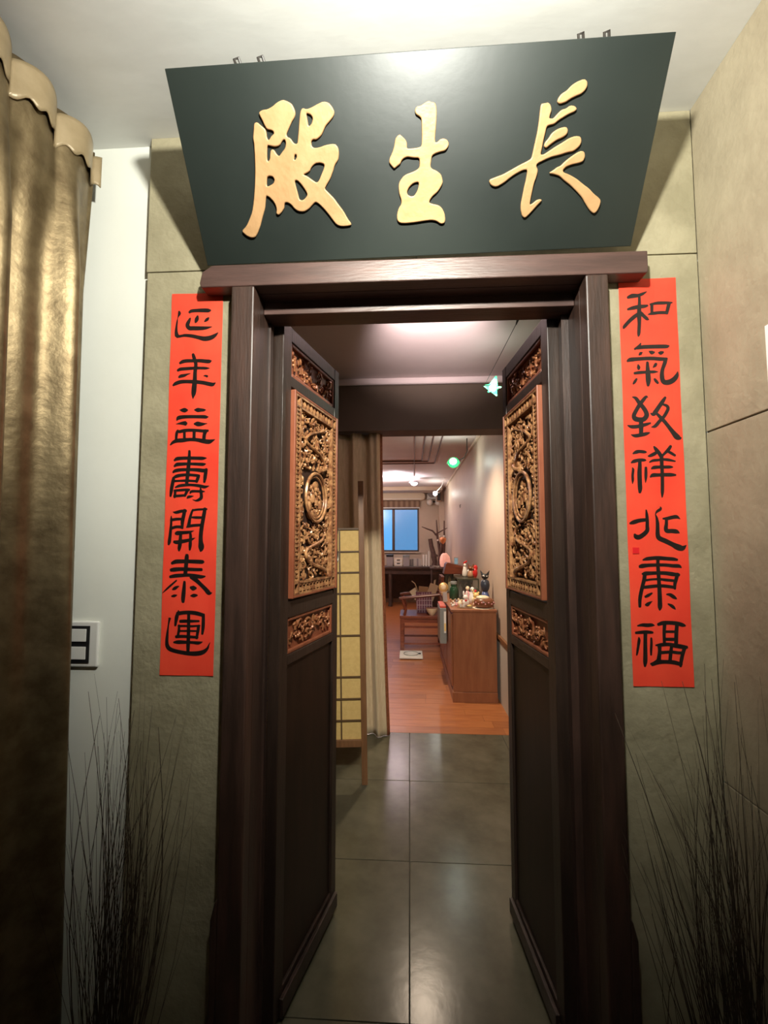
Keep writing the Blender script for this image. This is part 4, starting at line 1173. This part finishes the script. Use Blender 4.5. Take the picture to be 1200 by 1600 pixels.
bk = thing('plaid_basket', 'purple plaid basket of papers standing on the armchair seat', 'basket', (.185, 5.92, CZ))
mb = MB()
mb.lathe([(.118, .0), (.128, .13), (.135, .27), (.127, .27), (.115, .02)], 4, (0, 0, 0), 1.15, .95)
mb.v = [(x * math.cos(R(45)) - y * math.sin(R(45)), x * math.sin(R(45)) + y * math.cos(R(45)), z) for x, y, z in mb.v]
mb.build('body', 'purple', bk)
for k in range(7):
    x = -.092 + .031 * k
    MB().box(x - .003, -.104, .01, x + .003, -.097, .265).build('plaid_stripe', 'purpleline', bk)
for k in range(4):
    MB().box(-.098, -.1045, .04 + .06 * k, .10, -.0975, .046 + .06 * k).build('plaid_stripe', 'purpleline', bk)
for lbl, x, y, w_, h, rz, rx, m in (('kraft envelope sticking out of the plaid basket', .06, -.02, .11, .22, 20, 10, 'kraft'), ('folded pale paper lying over the basket rim', -.06, .0, .10, .16, -35, -10, 'cream'), ('tan paper corner at the back of the basket', -.02, .04, .12, .17, 5, 8, 'china_tan')):
    o = MB().box(-w_ / 2, -.002, 0, w_ / 2, .002, h).build('paper_sheet', m, None)
    o.location = (.185 + x, 5.92 + y, CZ + .16)
    o.rotation_euler = (R(rx), R(rz), 0)
    tag(o, lbl, 'paper', 'papers in the basket')
MB().tube([(.10, -.02, .27), (.14, -.02, .36), (.15, -.02, .42), (.135, -.02, .41), (.12, -.02, .30)], .006, 6).build('handle', 'kraft', bk, smooth='all')
MB().tube([(-.08, -.02, .27), (-.12, -.02, .37), (-.16, -.02, .40)], .006, 6).build('handle', 'kraft', bk, smooth='all')
bw = thing('bowl', 'cream bowl standing on the armchair seat by the file holder', 'bowl', (.275, 5.70, CZ))
MB().lathe([(.03, 0), (.035, .008), (.062, .04), (.078, .085), (.074, .085), (.056, .04), (.028, .012)], 18).build('bowl_body', 'china_cream', bw, smooth=True)
MB().lathe([(.072, .078), (.078, .086), (.074, .0865)], 18).build('rim', 'china_brown', bw, smooth=True)

# floor scale
fs = thing('floor_scale', 'flat white floor scale with an oval ring on the planks', 'scale', (.012, 5.29, 0))
MB().box(-.135, 0, .008, .135, .30, .035).build('platform', 'whitetrim', fs, bevel=.006)
MB().tube([(.085 * math.cos(a * math.pi / 16), .15 + .105 * math.sin(a * math.pi / 16), .036) for a in range(33)], .005, 5).build('oval_ring', 'grey', fs)
MB().box(.09, .12, .0352, .115, .18, .038).build('display', 'black', fs)
for x in (-.11, .11):
    for y in (.03, .27):
        MB().lathe([(.012, 0), (.012, .008)], 10, (x, y, 0)).build('foot', 'black', fs)

# ------------------------------------------------------------------ cabinet with figurines
KX0, KX1, KY0, KY1, KZ = .356, .738, 3.92, 5.50, .776
cb = thing('sideboard', 'long red-brown veneered sideboard along the right wall', 'cabinet', (0, 0, 0))
MB().box(KX0 + .014, KY0 + .012, .085, KX1, KY1, KZ - .022).build('body', 'cabinet', cb, bevel=.002)
MB().box(KX0 - .004, KY0, KZ - .0215, KX1 + .004, KY1 + .01, KZ).build('top', 'cabinet', cb, bevel=.003)
MB().box(KX0 + .004, KY0, 0, KX1, KY1, .0845).build('plinth', 'cabinet', cb, bevel=.002)
for k in range(3):
    y0 = KY0 + .06 + k * .505
    d = MB().box(KX0 + .001, y0, .12, KX0 + .0135, y0 + .47, KZ - .045).build('door', 'cabinet', cb, bevel=.002)
    MB().box(KX0 - .010, y0 + .42, .40, KX0 + .0005, y0 + .435, .50).build('handle', 'chrome', d)
fh = thing('file_holder', 'grey file holder with red flap hung on the side of the sideboard', 'file holder', (KX0 - .0115, 4.32, .40))
MB().box(-.062, 0, 0, 0, .36, .33).build('body', 'grey', fh, bevel=.004)
MB().box(-.060, .01, .331, -.002, .35, .352).build('red_flap', 'redplastic', fh, bevel=.004)
MB().box(-.024, -.003, .10, -.004, -.0005, .30).build('label_strip', 'china_white', fh)
MB().box(-.022, -.0045, .12, -.006, -.0035, .19).build('label_picture', 'china_yellow', fh)
FG = 'figurines and ornaments on the sideboard'


def ft(name, label, cat, px, py, Y=None, z=KZ, group=FG):
    p = atZ(px, py, z) if Y is None else atY(px, py, Y)
    return thing(name, label, cat, (p.x, p.y, z), group=group), p


o, p = ft('lace_doily', 'round cream lace doily under the brown spotted dish', 'doily', 757, 944, 4.08)
mb = MB()
n_ = 40
mb.lathe([(.0, 0.0003)] + [(.084, .0005), (.090, .002), (.084, .003), (.01, .0025)], n_)
mb.v = [(x * (1 + .05 * math.cos(10 * math.atan2(y, x))), y * (1 + .05 * math.cos(10 * math.atan2(y, x))), z) for x, y, z in mb.v]
mb.build('lace', 'lace', o)
# doily rests beside the wall: keep it inside the top
o.location = (.640, 4.03, KZ)
o, p = ft('spotted_dish', 'oval brown dish with cream spots and a cream egg-shaped lid', 'dish', 757, 944, 4.08, KZ + .0035)
o.location = (.650, 4.03, KZ + .0035)
MB().lathe([(.055, 0), (.082, .018), (.093, .045), (.085, .072), (.05, .088)], 22, (0, 0, 0), 1, .85).build('body', 'china_brown', o, smooth='all')
MB().ell((-.012, -.01, .088), (.058, .045, .022), 18, 10).build('lid', 'china_cream', o, smooth='all')
for k in range(9):
    a = math.pi * (1.08 + .105 * k)
    MB().ell((.091 * math.cos(a), .091 * .85 * math.sin(a), .040 + .012 * (k % 2)), (.006, .006, .006), 7, 5).build('spot', 'china_pink', o, smooth='all')
o, p = ft('cat_figurine', 'tall black cat figurine with blue dress and pointed ears', 'figurine', 760.5, 924, 4.22)
o.location.x = .694
MB().lathe([(.034, 0), (.040, .03), (.036, .09), (.024, .125)], 14).build('dress', 'china_blue', o, smooth='all')
MB().lathe([(.022, .12), (.036, .15), (.043, .185), (.036, .22), (.02, .235)], 14).build('torso', 'china_navy', o, smooth='all')
hd = MB().ell((0, 0, .262), (.033, .028, .026), 14, 9).build('head', 'black', o, smooth='all')
for sx in (-1, 1):
    MB().cone((sx * .022, 0, .278), (sx * .042, 0, .318), .014, .001, 6).build('ear', 'black', hd, smooth=True)
    MB().ell((sx * .012, -.027, .266), (.006, .004, .005), 7, 5).build('eye', 'china_white', hd, smooth='all')
MB().ell((-.018, -.026, .270), (.010, .006, .006), 7, 5).build('cheek', 'china_white', hd, smooth='all')
o, p = ft('bear_figurine', 'pale yellow sitting bear figurine beside the blue-dressed cat', 'figurine', 744, 927, 4.20)
MB().ell((0, 0, .040), (.038, .032, .042), 14, 9).build('body', 'china_yellow', o, smooth='all')
MB().ell((0, -.004, .092), (.028, .026, .026), 12, 8).build('head', 'china_yellow', o, smooth='all')
for sx in (-1, 1):
    MB().ell((sx * .022, 0, .115), (.010, .007, .010), 8, 6).build('ear', 'china_yellow', o, smooth='all')
    MB().ell((sx * .032, -.014, .055), (.012, .014, .022), 8, 6).build('arm', 'china_cream', o, smooth='all')
    MB().ell((sx * .022, -.026, .014), (.015, .022, .014), 8, 6).build('foot', 'china_cream', o, smooth='all')
o, p = ft('goose_figurine', 'white standing goose figurine with a dark eye behind the rabbit', 'figurine', 738, 925, 4.34)
MB().lathe([(.026, 0), (.034, .03), (.032, .07), (.018, .10), (.015, .115)], 12).build('body', 'china_white', o, smooth='all')
hd = MB().ell((0, -.004, .132), (.021, .024, .022), 12, 8).build('head', 'china_white', o, smooth='all')
MB().cone((0, -.026, .128), (0, -.046, .122), .007, .002, 7).build('beak', 'china_yellow', hd, smooth=True)
for sx in (-1, 1):
    MB().ell((sx * .012, -.021, .138), (.004, .004, .004), 6, 5).build('eye', 'black', hd, smooth='all')
o, p = ft('rabbit_figurine', 'small white rabbit figurine with red bow at the front', 'figurine', 728, 934, 4.16)
MB().ell((0, 0, .032), (.034, .030, .034), 12, 8).build('body', 'china_white', o, smooth='all')
hd = MB().ell((-.004, -.006, .078), (.024, .022, .023), 12, 8).build('head', 'china_white', o, smooth='all')
for sx in (-1, 1):
    MB().ell((-.006 + sx * .014, .0, .112), (.009, .006, .024), 8, 6).build('ear', 'china_white', hd, smooth='all')
MB().ell((-.004, -.030, .052), (.012, .006, .009), 8, 6).build('bow', 'china_red', o, smooth='all')
o, p = ft('egg_ornament', 'round cream egg ornament beside the rabbit', 'ornament', 718.5, 938, 4.12)
MB().ell((0, 0, .026), (.021, .021, .026), 12, 9).build('egg', 'china_cream', o, smooth='all')
MB().lathe([(.018, 0), (.020, .005), (.012, .010)], 12).build('stand', 'gilt', o)
o, p = ft('glass_plate', 'thin clear glass plate at the front edge of the sideboard', 'plate', 722, 947, 4.03)
MB().lathe([(.028, 0), (.045, .004), (.047, .007), (.043, .007), (.026, .003)], 20).build('plate_disc', 'clear', o, smooth=True)
for lbl, dx, dy in (('tiny white cup left on the glass plate', -.012, 0), ('tiny white cup right on the glass plate', .016, .004)):
    c = thing('tiny_cup', lbl, 'cup', (p.x + dx, p.y + dy, KZ + .0075), group='tiny cups')
    MB().lathe([(.007, 0), (.010, .012), (.0105, .026), (.009, .026), (.006, .004)], 10).build('cup_body', 'china_white', c, smooth=True)
    MB().tube([(.010, 0, .006), (.017, 0, .012), (.010, 0, .020)], .002, 5).build('handle', 'china_white', c)
o, p = ft('glass_bowl', 'small pale green glass bowl before the rabbit', 'bowl', 733.5, 948, 4.02)
MB().lathe([(.018, 0), (.030, .008), (.036, .028), (.034, .028), (.027, .010), (.012, .004)], 16).build('bowl_body', 'clear', o, smooth=True)
MB().ell((0, 0, .020), (.022, .022, .010), 10, 6).build('contents', 'china_yellow', o, smooth='all')
for i, (lbl, px, py, yy, m) in enumerate((('tiny white pebble bird nearest the left edge', 707, 943, 4.10, 'china_white'), ('tiny white bird figurine by the photo stand', 710, 938, 4.22, 'china_white'), ('tiny pink bird figurine in the cluster', 713, 942, 4.14, 'china_pink'), ('tiny tan bird figurine in the cluster', 706, 934, 4.38, 'china_tan'), ('tiny grey bird figurine in the cluster', 713, 931, 4.40, 'greybox'), ('tiny pale bird figurine behind the egg', 718, 929, 4.42, 'china_cream'))):
    o, p = ft('bird_figurine', lbl + ' on the sideboard', 'figurine', px, py, yy)
    MB().ell((0, 0, .013), (.014, .011, .013), 9, 7).build('body', m, o, smooth='all')
    hd = MB().ell((-.010, -.004, .030), (.008, .008, .008), 8, 6).build('head', m, o, smooth='all')
    MB().cone((-.016, -.008, .030), (-.024, -.012, .029), .003, .0008, 5).build('beak', 'china_yellow', hd)
    MB().cone((.012, 0, .016), (.028, .002, .024), .006, .003, 6).build('tail', m, o)
o, p = ft('photo_stand', 'small white easel photo stand at the left edge of the sideboard', 'photo stand', 697, 935, 4.36)
MB().box(-.030, .0, .004, .020, .006, .105).build('frame', 'chrome', o, bevel=.001).rotation_euler = (R(-8), 0, R(25))
MB().box(-.024, -.002, .012, .014, -.0005, .097).build('print', 'greybox', o).rotation_euler = (R(-8), 0, R(25))
MB().tube([(0, .015, .08), (.01, .055, 0)], .003, 6).build('strut', 'chrome', o)
o, p = ft('cameo_plate', 'round gilt cameo plate on the far left corner of the sideboard', 'ornament', 693, 921, 5.1)
MB().lathe([(.050, 0), (.054, .006), (.046, .012), (.02, .014)], 20).build('rim', 'gilt', o, smooth=True).matrix_local = Matrix.Translation((0, 0, .075)) @ Matrix.Rotation(R(80), 4, 'X')
MB().ell((0, -.012, .078), (.030, .010, .032), 12, 8).build('cameo', 'china_cream', o, smooth='all')
MB().box(-.025, -.02, 0, .025, .02, .022).build('foot', 'gilt', o, bevel=.003)
o, p = ft('dark_jar', 'dark green glass jar beside the display case', 'jar', 709, 925, 4.62)
MB().lathe([(.040, 0), (.045, .01), (.045, .10), (.036, .125), (.030, .13), (.030, .155)], 16).build('jar_body', 'greenbottle', o, smooth=True)
MB().lathe([(.034, .156), (.034, .178), (.028, .182)], 16).build('lid', 'grey', o, smooth=True)
# display case: lower tier on the sideboard, holds the roosters and the cat
DX0, DX1, DY0, DY1, DZ = .485, .700, 4.62, 5.10, .985
dc = thing('display_case', 'low dark glass display case standing on the sideboard', 'display case', (0, 0, KZ))
dz = DZ - KZ
MB().box(DX0, DY0, 0, DX1, DY1, .014).build('base', 'china_dark', dc)
MB().box(DX0, DY0, dz - .014, DX1, DY1, dz).build('top', 'china_dark', dc)
for x in (DX0, DX1 - .012):
    for y in (DY0, DY1 - .012):
        MB().box(x, y, .0142, x + .012, y + .012, dz - .0142).build('corner_post', 'china_dark', dc)
MB().box(DX0 + .0125, DY0 + .004, .0145, DX1 - .0125, DY0 + .007, dz - .0145).build('pane', 'clear', dc)
MB().box(DX0 + .004, DY0 + .0125, .0145, DX0 + .007, DY1 - .0125, dz - .0145).build('pane', 'clear', dc)
MB().box(DX0 + .02, DY1 - .03, .0145, DX1 - .02, DY1 - .02, dz - .0145).build('back', 'china_dark', dc)
for lbl, x, m in (('grey bottle inside the display case, left', .53, 'greybox'), ('olive bottle inside the display case, middle', .59, 'greenbottle'), ('tan bottle inside the display case, right', .65, 'china_tan')):
    c = thing('small_bottle', lbl, 'bottle', (x, 4.80, KZ + .0145), group='bottles in the display case')
    MB().lathe([(.022, 0), (.024, .06), (.02, .09), (.009, .105), (.009, .125)], 12).build('bottle_body', m, c, smooth=True)
    MB().lathe([(.011, .1255), (.011, .140), (.008, .142)], 10).build('stopper', 'china_brown', c)
o = thing('pink_figurine', 'pink seated figurine before the display case', 'figurine', (.572, 4.53, KZ), group=FG)
MB().lathe([(.034, 0), (.038, .03), (.026, .075), (.012, .10)], 12).build('body', 'china_pink', o, smooth='all')
MB().ell((0, -.004, .122), (.020, .02, .022), 10, 8).build('head', 'china_cream', o, smooth='all')
MB().ell((.020, -.01, .06), (.012, .014, .028), 8, 6).build('arm', 'china_white', o, smooth='all')
o = thing('round_pot', 'dark maroon round pot between the pink figurine and the cat', 'pot', (.650, 4.50, KZ), group=FG)
MB().lathe([(.026, 0), (.046, .025), (.052, .06), (.040, .10), (.024, .115), (.028, .128), (.022, .128), (.02, .11)], 16).build('pot_body', 'china_dark', o, smooth='all')
MB().ell((-.012, -.022, .095), (.026, .02, .02), 10, 8).build('flower', 'china_red', o, smooth='all')
o = thing('rooster_figurine', 'white rooster figurine with a red comb on the display case', 'figurine', (.588, 4.86, DZ), group=FG)
MB().lathe([(.022, 0), (.03, .02), (.028, .06), (.018, .095), (.014, .11)], 12).build('body', 'china_white', o, smooth='all')
hd = MB().ell((0, 0, .125), (.016, .018, .018), 10, 8).build('head', 'china_white', o, smooth='all')
for k in range(3):
    MB().ell((-.008 + .012 * k, 0, .148 + .008 * k), (.010, .006, .012), 8, 6).build('comb', 'china_red', hd, smooth='all')
MB().cone((0, -.016, .122), (0, -.03, .118), .005, .001, 6).build('beak', 'china_yellow', hd)
MB().cone((.02, .01, .04), (.05, .02, .085), .014, .004, 7).build('tail', 'china_white', o, smooth='all')
o = thing('cat_figurine', 'brown striped cat figurine with raised tail on the display case', 'figurine', (.640, 4.78, DZ), group=FG)
MB().lathe([(.034, 0), (.038, .03), (.026, .065), (.014, .078)], 12).build('body', 'china_tan', o, smooth='all')
hd = MB().ell((-.002, -.008, .098), (.028, .024, .023), 12, 8).build('head', 'china_brown', o, smooth='all')
for sx in (-1, 1):
    MB().cone((sx * .017, -.006, .112), (sx * .030, -.004, .146), .012, .001, 6).build('ear', 'china_brown', hd)
    MB().ell((sx * .010, -.030, .102), (.004, .003, .004), 6, 5).build('eye', 'china_yellow', hd, smooth='all')
MB().tube([(.03, .01, .02), (.05, .01, .06), (.044, .01, .11), (.030, .01, .135)], [.009, .009, .008, .006], 8).build('tail', 'china_brown', o, smooth='all')
o = thing('rooster_figurine', 'red rooster figurine with full tail on the display case', 'figurine', (.695 - .025, 4.68, DZ), group=FG)
MB().ell((0, 0, .055), (.026, .024, .05), 12, 9).build('body', 'china_red', o, smooth='all')
MB().lathe([(.018, 0), (.02, .006), (.008, .012)], 10).build('foot', 'china_brown', o)
MB().ell((.006, .008, .105), (.022, .014, .032), 10, 8).build('tail', 'china_red', o, smooth='all')
MB().ell((-.020, -.008, .095), (.012, .012, .014), 9, 7).build('head', 'china_brown', o, smooth='all')
# wooden chest behind, with a little blue photo
wc = thing('wooden_chest', 'brown slope-lidded wooden box over a glass case at the back of the sideboard', 'box', (.515, 5.22, KZ))
MB().box(-.105, 0, 0, .10, .20, .012).build('base', 'china_dark', wc)
for x in (-.105, .09):
    MB().box(x, 0, .0122, x + .01, .01, .215).build('corner_post', 'china_dark', wc)
    MB().box(x, .19, .0122, x + .01, .20, .215).build('corner_post', 'china_dark', wc)
MB().box(-.0945, .002, .0125, .0895, .005, .215).build('pane', 'clear', wc)
MB().prism([(-.125, .2155), (.125, .2155), (.115, .30), (-.08, .345), (-.10, .33)], -.02, .215).build('lid', 'rosewood', wc, bevel=.003)
for x, z, m, lbl in ((-.05, .0125, 'china_cream', 'cream'), (.0, .0125, 'china_white', 'white'), (.05, .0125, 'greybox', 'grey')):
    c = thing('small_jar', lbl + ' china jar inside the glass case under the slope-lidded box', 'jar', (.515 + x, 5.30, KZ + z), group='jars in the glass case')
    MB().lathe([(.018, 0), (.022, .04), (.022, .13), (.012, .15)], 12).build('jar_body', m, c, smooth=True)
    MB().ell((0, 0, .158), (.010, .010, .010), 8, 6).build('knob', m, c, smooth='all')
pf = thing('picture_stand', 'tiny blue picture in a grey frame on the slope-lidded box', 'photo frame', (.535, 5.24, KZ + .318))
MB().box(-.026, 0, 0, .026, .008, .088).build('frame', 'greybox', pf, bevel=.002)
MB().box(-.018, -.002, .010, .018, -.0002, .078).build('picture', 'blueprint', pf)
MB().tube([(0, .009, .05), (0, .035, .0)], .003, 5).build('strut', 'black', pf)
tag(MB().tube([(0, 0, 0), (-.012, 0, -.008), (-.012, 0, -.045)], .005, 6).build('wall_hook', 'wire', loc=(XR, 5.0 + 1.75, 1.92)), 'small dark hook on the beige right wall', 'hook')
